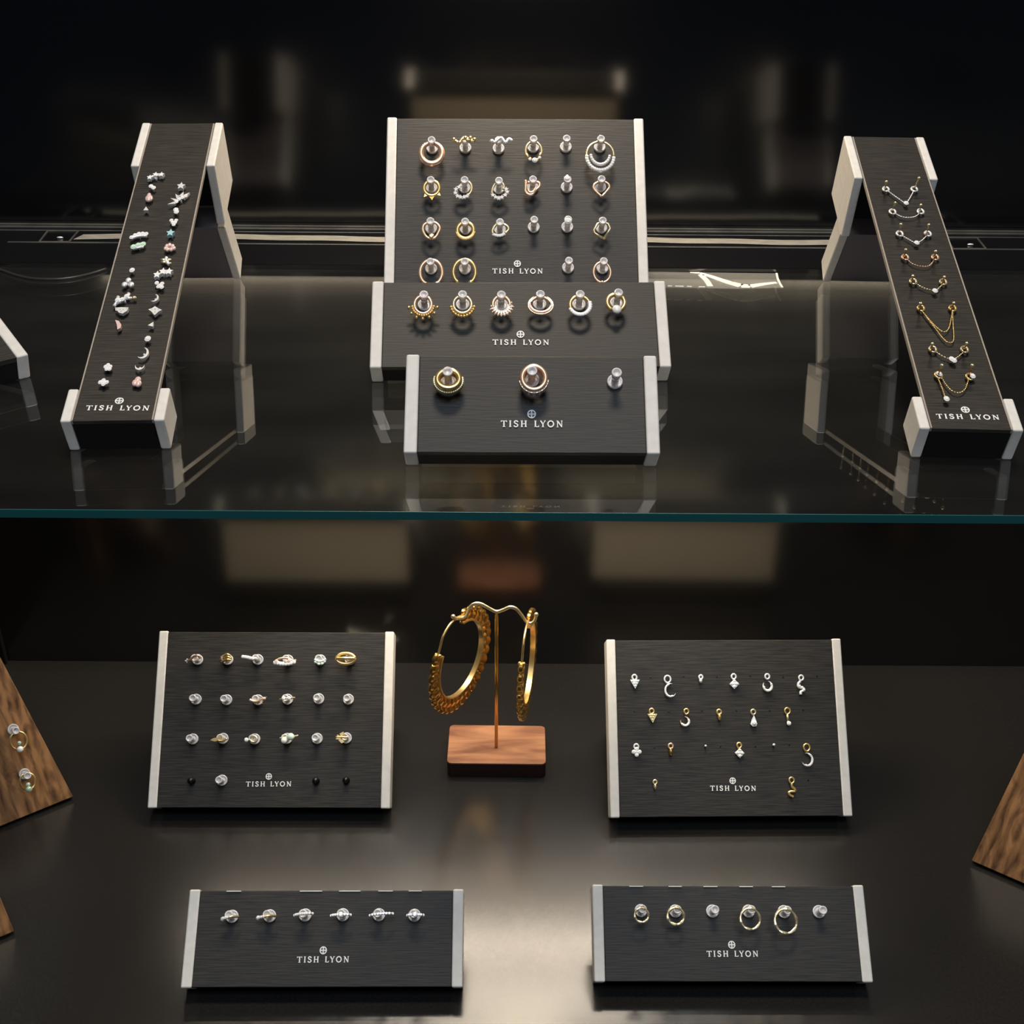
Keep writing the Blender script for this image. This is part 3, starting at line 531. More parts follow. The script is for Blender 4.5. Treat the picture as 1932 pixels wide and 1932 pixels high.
J(K, E20[:2], W, 'hoop_ring', 'large yellow gold ring, second peg of the bottom row, tall upper display', 'ring', G1, [('band', 'gold', T_, lambda m: m.arc(E20, .055, -55, 230, W)), ('end_ball', 'gold', T_, lambda m: m.ball(at(E20, -55), .1, W)), ('end_ball', 'gold', T_, lambda m: m.ball(at(E20, 230), .07, W))])
E22 = (3.511,0.721,0.349,0.445)
J(K, E22[:2], W, 'hoop_ring', 'thin rose gold ring, right peg of the bottom row, tall upper display', 'ring', G1, [('band', 'rose_gold', T_, lambda m: m.arc(E22, .04, -85, 265, W)), ('bead', 'rose_gold', T_, lambda m: m.ball(at(E22, 270), .08, W))])

# low upper display
K = '6up'; W = .5
F1 = (-3.522,2.307,0.306,0.369)
J(K, F1[:2], W, 'beaded_ring', 'gold ring with a double fringe of gold beads, leftmost peg of low upper display', 'ring', G2, [('band', 'rose_gold', T_, lambda m: m.arc(F1, .05, 0, 360, W)),
  ('inner_beads', 'gold', T_, lambda m: m.beads((F1[0], F1[1], F1[2]+.09, F1[3]+.09), .055, 14, 190, 350, W)), ('outer_beads', 'gold', T_, lambda m: m.beads((F1[0], F1[1], F1[2]+.22, F1[3]+.22), .065, 7, 192, 348, W))])
F2 = (-2.094,2.316,0.326,0.358)
J(K, F2[:2], W, 'beaded_ring', 'gold ring with a single fringe of gold beads, second peg of low upper display', 'ring', G2, [('band', 'pale_gold', T_, lambda m: m.arc(F2, .045, 0, 360, W)), ('bead_fringe', 'gold', T_, lambda m: m.beads((F2[0], F2[1]-.02, F2[2]+.1, F2[3]+.12), .065, 12, 192, 350, W))])
F3 = (-0.683,2.302,0.307,0.358)
J(K, F3[:2], W, 'stone_ring', 'rose gold ring with a spiky fringe of clear stones, third peg of low upper display', 'ring', G2, [('band', 'rose_gold', T_, lambda m: m.arc(F3, .05, -10, 200, W)),
  ('stone_fringe', 'crystal', F_, lambda m: [tri(m, at(F3, a, .72), a, .06, .26, W, .08) for a in range(205, 350, 16)]), ('prongs', 'rose_gold', T_, lambda m: [m.ball(at(F3, a, 1.22), .05, W) for a in range(190, 385, 15)])])
F4 = (0.739,2.276,0.462,0.381)
J(K, F4[:2], W, 'crescent_ring', 'wide oval rose gold ring with a broad stone-set crescent, fourth peg of low upper display', 'ring', G2, [('crescent', 'rose_gold', F_, lambda m: m.crescent((F4[0], F4[1], F4[2], F4[3]+.02), 270, .34, 300, .1, W)), ('top_band', 'rose_gold', T_, lambda m: m.arc((F4[0], F4[1], F4[2]*.8, F4[3]*.9), .05, 20, 160, W)),
  ('pave_stones', 'pink_stone', F_, lambda m: [m.gem(at(F4, a, .86), .045, W+.07, 6) for a in range(175, 370, 9)])])
F5 = (2.165,2.274,0.357,0.381)
J(K, F5[:2], W, 'stone_ring', 'twisted gold ring with clear stones along its lower edge, fifth peg, low upper display', 'ring', G2, [('band', 'gold', T_, lambda m: m.arc(F5, .055, 20, 205, W)), ('lower_band', 'silver', T_, lambda m: m.arc(F5, .06, 205, 380, W)),
  ('stone_row', 'crystal', F_, lambda m: [m.gem(at(F5, a, 1.08), .065, W+.04) for a in range(205, 375, 13)])])
F6 = (3.482,2.383,0.319,0.337)
J(K, F6[:2], W, 'opal_ring', 'gold ring with one large round white opal, rightmost peg of low upper display', 'ring', G2, [('band', 'gold', T_, lambda m: m.arc(F6, .065, -50, 230, W)), ('opal', 'opal', T_, lambda m: m.ball((3.496,2.069), .18, W+.05, .6)),
  ('end_ball', 'gold', T_, lambda m: m.ball(at(F6, -50), .08, W)), ('end_ball', 'gold', T_, lambda m: m.ball(at(F6, 230), .08, W))])

# front upper display
K = '3up'; W = .45
A1 = (-2.634,2.274,0.350,0.310)
J(K, A1[:2], W, 'stone_ring', 'thick yellow gold ring set with pale stones, left peg of the front upper display', 'ring', G3, [('band', 'gold', T_, lambda m: [m.arc(A1, .07, 0, 360, w_, 48) for w_ in (.34, .41, .48, .55)]),
  ('stone_rim', 'pale_gold', F_, lambda m: [m.gem((A1[0]+(A1[2]+.09)*cs(math.radians(a)), A1[1]+(A1[3]+.09)*sn(math.radians(a))), .06, w_, 7) for a in range(165, 376, 9) for w_ in (.33, .46)])])
A2 = (0.054,2.307,0.368,0.402)
J(K, A2[:2], W, 'stone_ring', 'wide rose gold ring with clear baguette stones, middle peg of the front upper display', 'ring', G3, [('band', 'rose_gold', T_, lambda m: [m.arc(A2, .065, 0, 360, w_, 48) for w_ in (.34, .42, .5, .6)]),
  ('channel', 'rose_gold', F_, lambda m: [m.prism([at(A2, a, 1.1), at(A2, a+9, 1.1), at(A2, a+9, 1.27), at(A2, a, 1.27)], .36, .6) for a in range(190, 350, 22)]),
  ('baguette_stones', 'crystal', F_, lambda m: [m.prism([at(A2, a, 1.1), at(A2, a+9, 1.1), at(A2, a+9, 1.28), at(A2, a, 1.28)], .36, .6) for a in range(201, 350, 22)])])

# tall lower left display
K = '24LL'; W = .6
J(K, (-3.642,6.651), W, 'curved_barbell', 'small rose gold bar with a leaf tip, first in top row, tall lower left display', 'earring', G4, [('bar', 'rose_gold', T_, lambda m: m.path([(*p, q) for p, q in zip([(-3.957,6.625),(-3.764,6.662),(-3.576,6.773),(-3.384,6.822),(-3.279,6.701)], (.6, .75, .95, 1.0, .9))], .05, 0, 4)),
  ('leaf', 'silver', F_, lambda m: m.star((-3.957,6.625), .11, 4, 0, .07, .6))])
J(K, (-2.184,6.728), W, 'claw_ring', 'gold claw-shaped ring, second peg of the top row, tall lower left display', 'ring', G4, [('claws', 'gold', T_, lambda m: [m.path([(*p, q) for p, q in zip(L_, (.55, .8, 1.02, .95))], .055, 0, 4) for L_ in ([(-2.408,6.801),(-2.214,6.826),(-2.046,6.875),(-1.896,6.802)], [(-2.427,6.703),(-2.208,6.716),(-2.015,6.753),(-1.866,6.705)], [(-2.371,6.581),(-2.202,6.618),(-2.033,6.631),(-1.886,6.631)])])])
J(K, (-0.966,6.756), W, 'stone_bar', 'silver bar set with clear stones, third peg of the top row, tall lower left display', 'earring', G4, [('setting', 'silver', T_, lambda m: m.path([(*p, .85) for p in [(-1.358,6.779),(-1.137,6.756),(-0.890,6.695),(-0.696,6.708)]], .07, 0, 4)),
  ('stone_row', 'crystal', F_, lambda m: [m.gem(p, .085, .92) for p in [(-1.333,6.779),(-1.223,6.768),(-1.112,6.748),(-1.001,6.724),(-0.890,6.700)]])])
J(K, (0.553,6.614), W, 'stone_ring', 'rose gold ring with pink and clear stone cluster, top row, tall lower left display', 'ring', G4, [('band', 'rose_gold', T_, lambda m: m.path([(*p, .9) for p in [(0.140,6.564),(0.306,6.674),(0.524,6.724),(0.769,6.700),(1.018,6.566),(1.087,6.664)]], .05, 0, 4)),
  ('stone_row', 'crystal', F_, lambda m: [m.gem(p, .1, .95) for p in [(0.167,6.515),(0.290,6.491),(0.413,6.467),(0.535,6.455),(0.657,6.456),(0.779,6.468),(0.899,6.493),(1.019,6.542)]]), ('end_stones', 'pink_stone', F_, lambda m: [m.gem(p, .09, .97) for p in [(0.214,6.564),(0.653,6.565),(0.798,6.590)]])])
J(K, (2.235,6.643), W, 'small_ring', 'small pale green and silver ring, fifth peg of the top row, tall lower left display', 'ring', G4, [('band', 'silver', T_, lambda m: m.path([(*p, .98) for p in [(1.966,6.667),(2.091,6.582),(2.262,6.570),(2.407,6.619),(2.490,6.693)]], .055, 0, 4)), ('stones', 'green_opal', F_, lambda m: [m.gem(p, .07, 1.0) for p in [(2.019,6.545),(2.169,6.460),(2.315,6.472),(2.433,6.570)]])])
Q = (3.381,6.708,0.415,0.244)
J(K, Q[:2], W, 'triple_ring', 'wide gold ring with three bands, rightmost peg of the top row, tall lower left display', 'ring', G4, [('band', 'gold', T_, lambda m: m.arc((Q[0], Q[1], Q[2], Q[3]), .06, 0, 180, .9)), ('band', 'gold', T_, lambda m: m.path([(Q[0]-Q[2], Q[1], .95), (Q[0], Q[1], 1.05), (Q[0]+Q[2], Q[1], .95)], .07, 0, 6)), ('band', 'gold', T_, lambda m: m.arc(Q, .06, 180, 360, .9))])
J(K, (-0.556,4.841), W, 'crown_ring', 'rose gold ring with pointed crown leaves, second row, tall lower left display', 'ring', G4, [('band', 'rose_gold', T_, lambda m: m.path([(*p, .95) for p in [(-0.918,4.816),(-0.745,4.744),(-0.551,4.745),(-0.362,4.842),(-0.194,4.866)]], .065, 0, 4)),
  ('leaves', 'rose_gold', F_, lambda m: [tri(m, (-0.409,4.817), -65, .08, .2, .97, .07), tri(m, (-0.340,4.890), 15, .06, .22, .97, .07), tri(m, (-0.797,4.816), 190, .06, .16, .97, .07)])])
J(K, (0.726,4.881), W, 'thin_ring', 'thin gold ring seen edge-on with clear stones, second row, tall lower left display', 'ring', G4, [('band', 'pale_gold', T_, lambda m: m.path([(*p, q) for p, q in zip([(0.412,4.856),(0.581,4.868),(0.750,4.881),(0.919,4.905),(1.087,4.930)], (.7, .9, .98, .9, .7))], .045, 0, 4)), ('stones', 'crystal', F_, lambda m: [m.gem(p, .09, 1.0) for p in [(0.629,4.880),(0.871,4.893)]])])
J(K, (-2.247,3.069), W, 'leaf_bar', 'gold leaf-shaped bar, second peg of the third row, tall lower left display', 'earring', G4, [('leaf', 'gold', F_, lambda m: m.poly([(-2.603,2.997),(-2.464,3.081),(-2.251,3.129),(-2.112,3.236),(-2.124,3.022),(-2.384,2.939)], .1, .95)), ('bar', 'gold', T_, lambda m: m.path([(*p, .97) for p in [(-2.242,2.974),(-2.050,2.975),(-1.839,3.070)]], .05, 0, 4))])
J(K, (-0.805,3.049), W, 'curled_ring', 'gold curled ring with small grey stone at left, third row, tall lower left display', 'ring', G4, [('curl', 'pale_gold', T_, lambda m: m.path([(*p, 1.0) for p in [(-0.807,3.096),(-0.691,3.180),(-0.546,3.156),(-0.491,3.026),(-0.583,2.931),(-0.727,2.942),(-0.779,3.025)]], .045, 0, 4)), ('stone', 'crystal', F_, lambda m: m.gem((-0.996,3.025), .1, .85))])
J(K, (0.946,3.148), W, 'opal_ring', 'thin ring with one green and one cream opal, third row, tall lower left display', 'ring', G4, [('band', 'pale_gold', T_, lambda m: m.path([(*p, .9) for p in [(0.515,3.099),(0.706,3.123),(0.946,3.148),(1.185,3.184),(1.352,3.220)]], .035, 0, 4)),
  ('green_opal', 'green_opal', T_, lambda m: m.ball((1.029,3.160), .17, 1.0, .6)), ('cream_opal', 'opal', T_, lambda m: m.ball((0.736,2.993), .15, .98, .6))])
J(K, (3.328,3.153), W, 'butterfly_ring', 'gold butterfly-shaped ring, rightmost peg of the third row, tall lower left display', 'ring', G4, [('wings', 'gold', F_, lambda m: [m.star((3.208,3.129), .16, 4, 30, .1, .97, .55), m.poly([(3.227,3.295),(3.392,3.391),(3.444,3.272),(3.302,3.200)], .08, .97), m.poly([(3.188,3.010),(3.308,3.034),(3.479,2.940),(3.337,2.868)], .08, .97)]), ('body', 'gold', T_, lambda m: m.path([(*p, .98) for p in [(3.063,3.141),(3.328,3.153),(3.617,3.130)]], .05, 0, 3))])

# tall lower right display: charms
K = '24LR'; W = .14
def charm(c, label, bail, parts, bm='silver', br=.1):
    J(K, c, W, 'charm', label, 'charm', G5, [('bail', bm, T_, lambda m: m.arc((bail[0], bail[1], br, br*1.15), .035, 0, 360, W))]+parts)
charm((-4.242,6.075), 'silver triangle charm, first in top row, tall lower right display', (-4.247,6.306), [('triangle', 'silver', F_, lambda m: m.poly([(-4.459,6.197),(-4.018,6.195),(-4.226,5.783)], .1, W)), ('stones', 'crystal', F_, lambda m: m.gems([(-4.338,6.136),(-4.216,6.123),(-4.118,6.135),(-4.268,6.026),(-4.170,6.026),(-4.222,5.917)], .055, W+.07))])
CE = (-2.614,5.703,0.269,0.327)
charm((-2.658,5.848), 'silver open ring with a large stone-set moon below it, top row, tall lower right display', (-2.718,6.214), [('moon', 'silver', F_, lambda m: m.crescent(CE, 200, .32, 270, .09, W)), ('stones', 'crystal', F_, lambda m: [m.gem(at(CE, a, .86), .05, W+.06, 6) for a in range(110, 300, 15)])], 'silver', .14)
charm((-1.187,6.158), 'tiny silver drop charm, third in top row, tall lower right display', (-1.169,6.304), [('drop', 'silver', T_, lambda m: m.ellipsoid((*(-1.188,6.133), W+.05), .08, .12, .08))], 'silver', .08)
charm((0.354,6.029), 'silver diamond-shaped charm, fourth in top row, tall lower right display', (0.356,6.321), [('lozenge', 'silver', F_, lambda m: m.poly([(0.362,6.199),(0.585,5.979),(0.353,5.749),(0.143,5.981)], .1, W)), ('stones', 'crystal', F_, lambda m: m.gems([(0.370,6.114),(0.242,5.993),(0.487,5.992),(0.358,5.871),(0.364,5.992)], .07, W+.07))])
CE2 = (1.905,5.863,0.233,0.255)
charm((1.911,5.973), 'round silver moon charm almost closing to a ring, top row, tall lower right display', (1.917,6.314), [('moon', 'silver', F_, lambda m: m.crescent(CE2, 290, .5, 310, .1, W)), ('stones', 'crystal', F_, lambda m: [m.gem(at(CE2, a, .8), .055, W+.07, 6) for a in range(190, 400, 18)])])
charm((3.481,5.917), 'silver snake charm, last in top row, tall lower right display', (3.489,6.246), [('snake', 'silver', T_, lambda m: m.path([(3.442,6.088),(3.337,5.966),(3.352,5.820),(3.546,5.770),(3.589,5.673),(3.437,5.601),(3.430,5.479)], .06, W, 5)), ('coil', 'crystal', F_, lambda m: m.gems([(3.380,5.868),(3.498,5.795),(3.566,5.697)], .07, W+.04))])
charm((-3.485,4.500), 'gold triangle charm, first in second row, tall lower right display', (-3.501,4.753), [('triangle', 'gold', F_, lambda m: m.poly([(-3.700,4.633),(-3.262,4.631),(-3.470,4.224)], .1, W)), ('stones', 'pale_gold', F_, lambda m: m.gems([(-3.580,4.573),(-3.483,4.572),(-3.385,4.572),(-3.535,4.476),(-3.437,4.476),(-3.477,4.368)], .05, W+.07))], 'gold')
CE3 = (-1.984,4.276,0.219,0.228)
charm((-1.966,4.420), 'gold bail with a round stone-set moon, second in second row, tall lower right display', (-1.905,4.732), [('moon', 'rose_gold', F_, lambda m: m.crescent(CE3, 310, .45, 300, .1, W)), ('stones', 'crystal', F_, lambda m: [m.gem(at(CE3, a, .8), .055, W+.07, 6) for a in range(220, 400, 18)])], 'gold')
charm((-0.389,4.532), 'gold drop charm, third in second row, tall lower right display', (-0.394,4.700), [('drop', 'gold', T_, lambda m: m.ellipsoid((*(-0.391,4.484), W+.05), .08, .19, .09))], 'gold')
charm((1.177,4.380), 'pear-shaped silver charm on a gold bail, second row, tall lower right display', (1.181,4.692), [('pear', 'silver', F_, lambda m: m.poly([(1.198,4.548),(1.089,4.332),(1.019,4.140),(1.123,4.032),(1.270,4.043),(1.325,4.163),(1.261,4.355)], .12, W)), ('stone', 'crystal', F_, lambda m: m.gem((1.180,4.187), .12, W+.1, 8))], 'pale_gold')
charm((2.770,4.467), 'narrow bar charm with stone tip on gold bail, second row, tall lower right display', (2.761,4.733), [('bar', 'pale_gold', T_, lambda m: m.path([(2.754,4.612),(2.755,4.419),(2.768,4.227)], .05, W)), ('stone', 'crystal', F_, lambda m: m.gem((2.789,4.167), .11, W+.04, 6))], 'gold', .12)
charm((-4.249,2.953), 'silver four-petal charm, first in third row, tall lower right display', (-4.255,3.155), [('petals', 'crystal', F_, lambda m: m.gems([(-4.246,3.048),(-4.383,2.918),(-4.117,2.917),(-4.254,2.787),(-4.250,2.917)], .1, W+.03))])
charm((-2.688,2.992), 'orange gold drop charm, third row, tall lower right display', (-2.681,3.170), [('drop', 'deep_gold', T_, lambda m: m.ellipsoid((*(-2.690,2.920), W+.05), .09, .21, .09))], 'rose_gold')
J(K, (-1.084,3.132), W, 'pin_stud', 'tiny silver pin head right of the orange gold drop charm', 'stud', G5, [('head', 'silver', T_, lambda m: m.ball((-1.092,3.170), .06, .2)), ('post', 'black', T_, lambda m: m.tube([(*(-1.084,3.132), -.02), (*(-1.084,3.132), .2)], .03))])
charm((0.459,2.926), 'stone-set diamond-shaped charm on a gold bail, third row, tall lower right display', (0.460,3.188), [('lozenge', 'silver', F_, lambda m: m.poly([(0.466,3.069),(0.673,2.830),(0.456,2.618),(0.238,2.856)], .1, W)), ('stones', 'crystal', F_, lambda m: m.gems([(0.462,2.974),(0.347,2.856),(0.576,2.842),(0.461,2.724),(0.456,2.855)], .07, W+.07))], 'gold')
J(K, (2.057,3.162), W, 'pin_stud', 'tiny silver pin head left of the large moon charm in the third row', 'stud', G5, [('head', 'silver', T_, lambda m: m.ball((2.038,3.200), .07, .2)), ('post', 'black', T_, lambda m: m.tube([(*(2.057,3.162), -.02), (*(2.057,3.162), .2)], .03))])
CE4 = (3.542,2.529,0.267,0.308)
charm((3.542,2.719), 'large stone-set moon charm below a gold ring, last in third row, tall lower right display', (3.552,3.075), [('moon', 'silver', F_, lambda m: m.crescent(CE4, 335, .33, 270, .09, W)), ('stones', 'crystal', F_, lambda m: [m.gem(at(CE4, a, .86), .05, W+.06, 6) for a in range(245, 430, 15)])], 'gold', .14)
charm((-3.453,1.440), 'tiny pale gold drop charm alone in bottom row, tall lower right display', (-3.449,1.569), [('drop', 'pale_gold', T_, lambda m: m.ellipsoid((*(-3.456,1.370), W+.05), .07, .14, .08))], 'pale_gold', .08)
charm((2.765,1.284), 'gold snake charm in bottom row, tall lower right display', (2.773,1.613), [('snake', 'gold', T_, lambda m: m.path([(2.776,1.472),(2.768,1.331),(2.883,1.236),(2.900,1.119),(2.707,1.120),(2.607,1.051),(2.696,0.933),(2.814,0.886)], .055, W, 5))], 'gold', .11)

# low lower left display: rings seen edge-on
K = '6LL'
for i, (a, b, c, lab, mt, big) in enumerate([
  ((-3.880,2.482), (-3.296,2.579), .95, 'two-tone ring slanting left across the first peg of low lower left display', 'pale_gold', 1), ((-2.514,2.519), (-1.846,2.596), .95, 'gold and silver ring slanting left across the second peg of low lower left display', 'gold', 1),
  ((-1.110,2.615), (-0.419,2.683), .98, 'silver ring reaching left across the third peg of low lower left display', 'silver', 0), ((0.313,2.603), (1.059,2.631), .98, 'thin silver ring with a clear stone across the fourth peg of low lower left display', 'silver', 2),
  ((1.818,2.611), (2.697,2.678), .98, 'long silver ring across the fifth peg of low lower left display', 'silver', 0), ((3.273,2.609), (3.888,2.618), .98, 'short silver ring with bright clear stone across the rightmost peg, low lower left display', 'silver', 3)]):
    mid = ((a[0]+b[0])/2, (a[1]+b[1])/2); n = 7
    parts = [('band', mt, T_, lambda m: m.path([(a[0], a[1], c-.35), ((a[0]*3+b[0])/4, (a[1]*3+b[1])/4, c-.05), (*mid, c), ((a[0]+b[0]*3)/4, (a[1]+b[1]*3)/4, c-.05), (b[0], b[1], c-.35)], .045, 0, 5)),
             ('stone_row', 'crystal', F_, lambda m: [m.gem((a[0]+(b[0]-a[0])*t/8, a[1]+(b[1]-a[1])*t/8), .055, c-.3+.36*sn(PI*t/8)**.5 if t else c-.3, 7) for t in (range(0, 4) if big == 1 else range(0, 9))])]
    if big in (2, 3): parts.append(('centre_stone', 'crystal', F_, lambda m: m.gem(((a[0]+b[0]*1.2)/2.2 if big == 2 else mid[0], mid[1]), .1, c+.08, 9)))
    if big == 1: parts.append(('end_stone', 'silver', T_, lambda m: m.ball(a, .1, c-.3)))
    J(K, mid, c-.3, 'stone_ring', lab, 'ring', G6, parts)
# low lower right display: plain hammered hoops
K = '6LR'
for cx, r_, lab in (((-3.583,2.428,0.269,0.267), .035, 'smallest thin gold hoop, first peg of the low lower right display'), ((-2.249,2.391,0.321,0.316), .045, 'small gold hoop, second peg of the low lower right display'),
                    ((0.655,2.297,0.383,0.394), .04, 'medium gold hoop, fourth peg of the low lower right display'), ((2.036,2.211,0.425,0.453), .045, 'largest gold hoop, fifth peg of the low lower right display')):
    J(K, cx[:2], .75, 'hoop_ring', lab, 'ring', G7, [('band', 'pale_gold', F_, lambda m: m.arc(cx, r_, 0, 360, .75, 22, lambda t: r_*(1+.25*sn(t*38))))])
# rings on the walnut board
K = 'WL'
for nm, Ew, g, lab in (('opal', (-1.517,3.424,0.358,0.409), (-1.580,3.049), 'thin gold ring with cream opal and green stone, upper peg of the larger walnut board'), ('green', (-1.703,1.541,0.326,0.385), (-1.769,1.196), 'thin gold ring with a green stone drop, lower peg of the larger walnut board')):
    k2 = (-1.530,3.323) if nm == 'opal' else (-1.737,1.413)
    J(K, Ew[:2], .5, 'hoop_ring', lab, 'ring', G0, [('band', 'gold', T_, lambda m: m.arc(Ew, .04, 0, 360, .5)), ('large_stone', 'opal' if nm == 'opal' else 'green_stone', T_, lambda m: m.ball(g, .15, .62, .7)), ('small_stone', 'green_stone' if nm == 'opal' else 'green_opal', T_, lambda m: m.ball(k2, .1, .6, .8))])

# left strap: studs
K = 'SL'; W = .16
def stud(c, label, parts):
    J(K, c, W, 'stud_earring', label, 'stud', G8, [('post', 'silver', T_, lambda m: m.tube([(*c, -.02), (*c, W)], .04))]+parts)
def L1(P): return [P] if isinstance(P[0], (int, float)) else P
def stars(P, r, mt='crystal', nm='stars'): return (nm, mt, F_, lambda m: [m.star(p, r, 5, 90, .14, W, .5, 1.4) for p in L1(P)])
def dots(P, r, mt='crystal', nm='stones'): return (nm, mt, F_, lambda m: [m.gem(p, r, W+.03, 8, r*1.35) for p in L1(P)])
def plate(P, mt='silver', nm='plate'): return (nm, mt, F_, lambda m: m.poly(P, .12, W))
stud((-0.469,13.249), 'silver climber of three curved stars, topmost in left column of the left strap', [stars([(-0.683,13.180),(-0.487,13.375),(-0.263,13.373)], .12), dots([(-0.597,13.286),(-0.388,13.392)], .06)])
stud((-0.489,12.543), 'silver two-stone stud just below the three-star climber on the left strap', [dots([(-0.563,12.632),(-0.447,12.525)], .09)])
stud((-0.539,11.920), 'pink pear-shaped stud in the left column of the left strap', [('pear', 'pink_stone', T_, lambda m: m.ellipsoid((*(-0.532,11.868), W), .15, .22, .1)), ('tip', 'pink_stone', T_, lambda m: m.ellipsoid((*(-0.559,12.058), W), .08, .16, .07)), dots((-0.534,11.885), .06, 'crystal', 'centre_stone')])
stud((-0.523,11.137), 'small silver three-cornered stud below the pink pear-shaped stud', [plate([(-0.543,11.272),(-0.410,11.036),(-0.607,11.038)], 'silver', 'trillion')])
stud((-0.556,9.527), 'silver climber of five stones in a low arch, left column of the left strap', [dots([(-0.796,9.402),(-0.691,9.529),(-0.568,9.608),(-0.435,9.622),(-0.297,9.604)], .085), ('bar', 'silver', T_, lambda m: m.path([(-0.815,9.338),(-0.678,9.448),(-0.515,9.510),(-0.264,9.508)], .06, W, 3))])
stud((-0.478,8.889), 'green-tinted climber of three stones below the five-stone climber', [dots([(-0.641,8.828),(-0.483,8.921),(-0.320,8.982)], .11, 'green_opal'), ('bar', 'silver', T_, lambda m: m.path([(-0.645,8.734),(-0.466,8.810),(-0.282,8.855)], .05, W))])
stud((-0.478,7.468), 'small round silver stud above the three-petal stud on the left strap', [dots((-0.478,7.468), .1)])
stud((-0.514,6.750), 'silver stud of three round petals, left column of the left strap', [('petals', 'silver', T_, lambda m: [m.ellipsoid((*p, W+.03), .1, .14, .08) for p in [(-0.517,6.883),(-0.618,6.648),(-0.378,6.644)]])])
stud((-0.491,5.843), 'spiky silver branch climber with a gold tip, left column of the left strap', [('twigs', 'silver', T_, lambda m: [m.path(L_, .055, W) for L_ in ([(-0.800,5.504),(-0.728,5.732),(-0.738,6.020)], [(-0.750,5.646),(-0.546,5.844),(-0.427,6.016)], [(-0.418,5.958),(-0.399,6.190)], [(-0.450,5.929),(-0.266,5.927)])]), dots([(-0.724,5.818),(-0.564,5.844),(-0.445,6.016)], .09), ('gold_tip', 'pale_gold', T_, lambda m: m.ellipsoid((*(-0.177,5.940), W), .09, .09, .08))])
stud((-0.495,5.243), 'silver fan-shaped stud below the branch climber on the left strap', [plate([(-0.740,5.361),(-0.509,5.386),(-0.270,5.368),(-0.296,5.184),(-0.418,5.045),(-0.554,5.103)], 'silver', 'fan'), dots([(-0.658,5.303),(-0.543,5.258),(-0.436,5.271),(-0.334,5.312),(-0.490,5.159)], .06)])
stud((-0.468,4.460), 'pale pink half-moon stud on the left strap', [plate([(-0.616,4.712),(-0.481,4.654),(-0.369,4.458),(-0.369,4.293),(-0.463,4.212),(-0.521,4.461)], 'pink_stone', 'half_moon')])
stud((-0.471,2.348), 'round silver flower stud low in the left column of the left strap', [dots([(-0.489,2.452),(-0.554,2.375),(-0.398,2.373),(-0.500,2.258),(-0.404,2.256)], .07), dots((-0.471,2.348), .05, 'silver', 'centre')])
stud((-0.495,1.620), 'silver four-lobed cross stud, lowest in the left column of the left strap', [dots([(-0.510,1.709),(-0.597,1.622),(-0.392,1.618),(-0.480,1.531),(-0.495,1.620)], .075)])
stud((0.590,12.604), 'silver star stud, topmost in the right column of the left strap', [stars((0.590,12.604), .17, 'silver', 'star')])
stud((0.678,11.771), 'large silver leaf-cluster climber, right column of the left strap', [('leaves', 'silver', F_, lambda m: [tri(m, p, a, .08, .3, W, .1) for p, a in zip([(0.589,11.840),(0.676,11.942),(0.796,11.941),(0.552,11.669),(0.623,11.737),(0.749,11.839),(0.510,11.533)], (120, 80, 55, 150, 100, 70, 200))]), dots([(0.541,11.601),(0.618,11.771),(0.725,11.873),(0.832,11.975)], .08)])
stud((0.597,11.025), 'oval silver stud below the leaf-cluster climber', [dots([(0.588,11.092),(0.626,10.958)], .1)])
stud((0.614,10.310), 'silver heart-shaped cluster stud, right column of the left strap', [dots([(0.510,10.427),(0.686,10.425),(0.577,10.294),(0.665,10.293),(0.633,10.162)], .075)])
stud((0.589,9.626), 'turquoise star-shaped flower stud on the left strap', [stars((0.589,9.626), .16, 'blue_stone', 'flower')])
stud((0.665,8.781), 'pink fan-shaped flower stud on the left strap', [('petals', 'pink_stone', T_, lambda m: [m.ellipsoid((*p, W), .075, .11, .07) for p in [(0.525,8.751),(0.554,8.893),(0.641,8.955),(0.755,8.890),(0.820,8.763),(0.601,8.687),(0.735,8.686)]])])
stud((0.643,8.033), 'pale gold dragonfly stud on the left strap', [('wings', 'pale_gold', T_, lambda m: [m.ellipsoid((*p, W), .11, .07, .05) for p in [(0.530,8.097),(0.720,8.094),(0.568,7.957),(0.749,7.878)]]), ('body', 'crystal', T_, lambda m: m.path([(0.627,8.219),(0.643,8.033),(0.776,7.817)], .055, W))])
stud((0.645,7.272), 'silver climber of three pointed stars, middle of the right column of the left strap', [stars([(0.454,7.169),(0.634,7.347),(0.841,7.344)], .15), dots([(0.537,7.243),(0.730,7.331)], .05)])
stud((0.608,6.601), 'irregular silver cluster stud below the pointed-star climber', [dots([(0.497,6.736),(0.611,6.586),(0.689,6.688),(0.706,6.496),(0.582,6.527)], .08)])
stud((0.572,5.885), 'tiny silver crescent stud opening left, right column of the left strap', [('crescent', 'silver', F_, lambda m: m.crescent((*(0.535,5.886), .15, .2), -20, .45, 220, .1, W))])
stud((0.661,5.198), 'silver winged stud with spread points, right column of the left strap', [plate([(0.417,5.258),(0.536,5.313),(0.628,5.425),(0.754,5.310),(0.893,5.222),(0.796,5.139),(0.679,4.943),(0.542,5.143)], 'silver', 'wings'), dots([(0.546,5.242),(0.653,5.254),(0.766,5.224),(0.673,5.113)], .06)])
stud((0.624,4.456), 'small silver triangle stud on the left strap', [plate([(0.693,4.594),(0.711,4.344),(0.531,4.416)], 'silver', 'triangle')])
stud((0.621,3.745), 'small round clear stud above the crescent moon on the left strap', [dots((0.621,3.745), .11)])
stud((0.606,3.009), 'silver crescent moon stud, right column of the left strap', [('crescent', 'silver', F_, lambda m: m.crescent((*(0.571,3.010), .19, .27), -25, .42, 230, .1, W))])
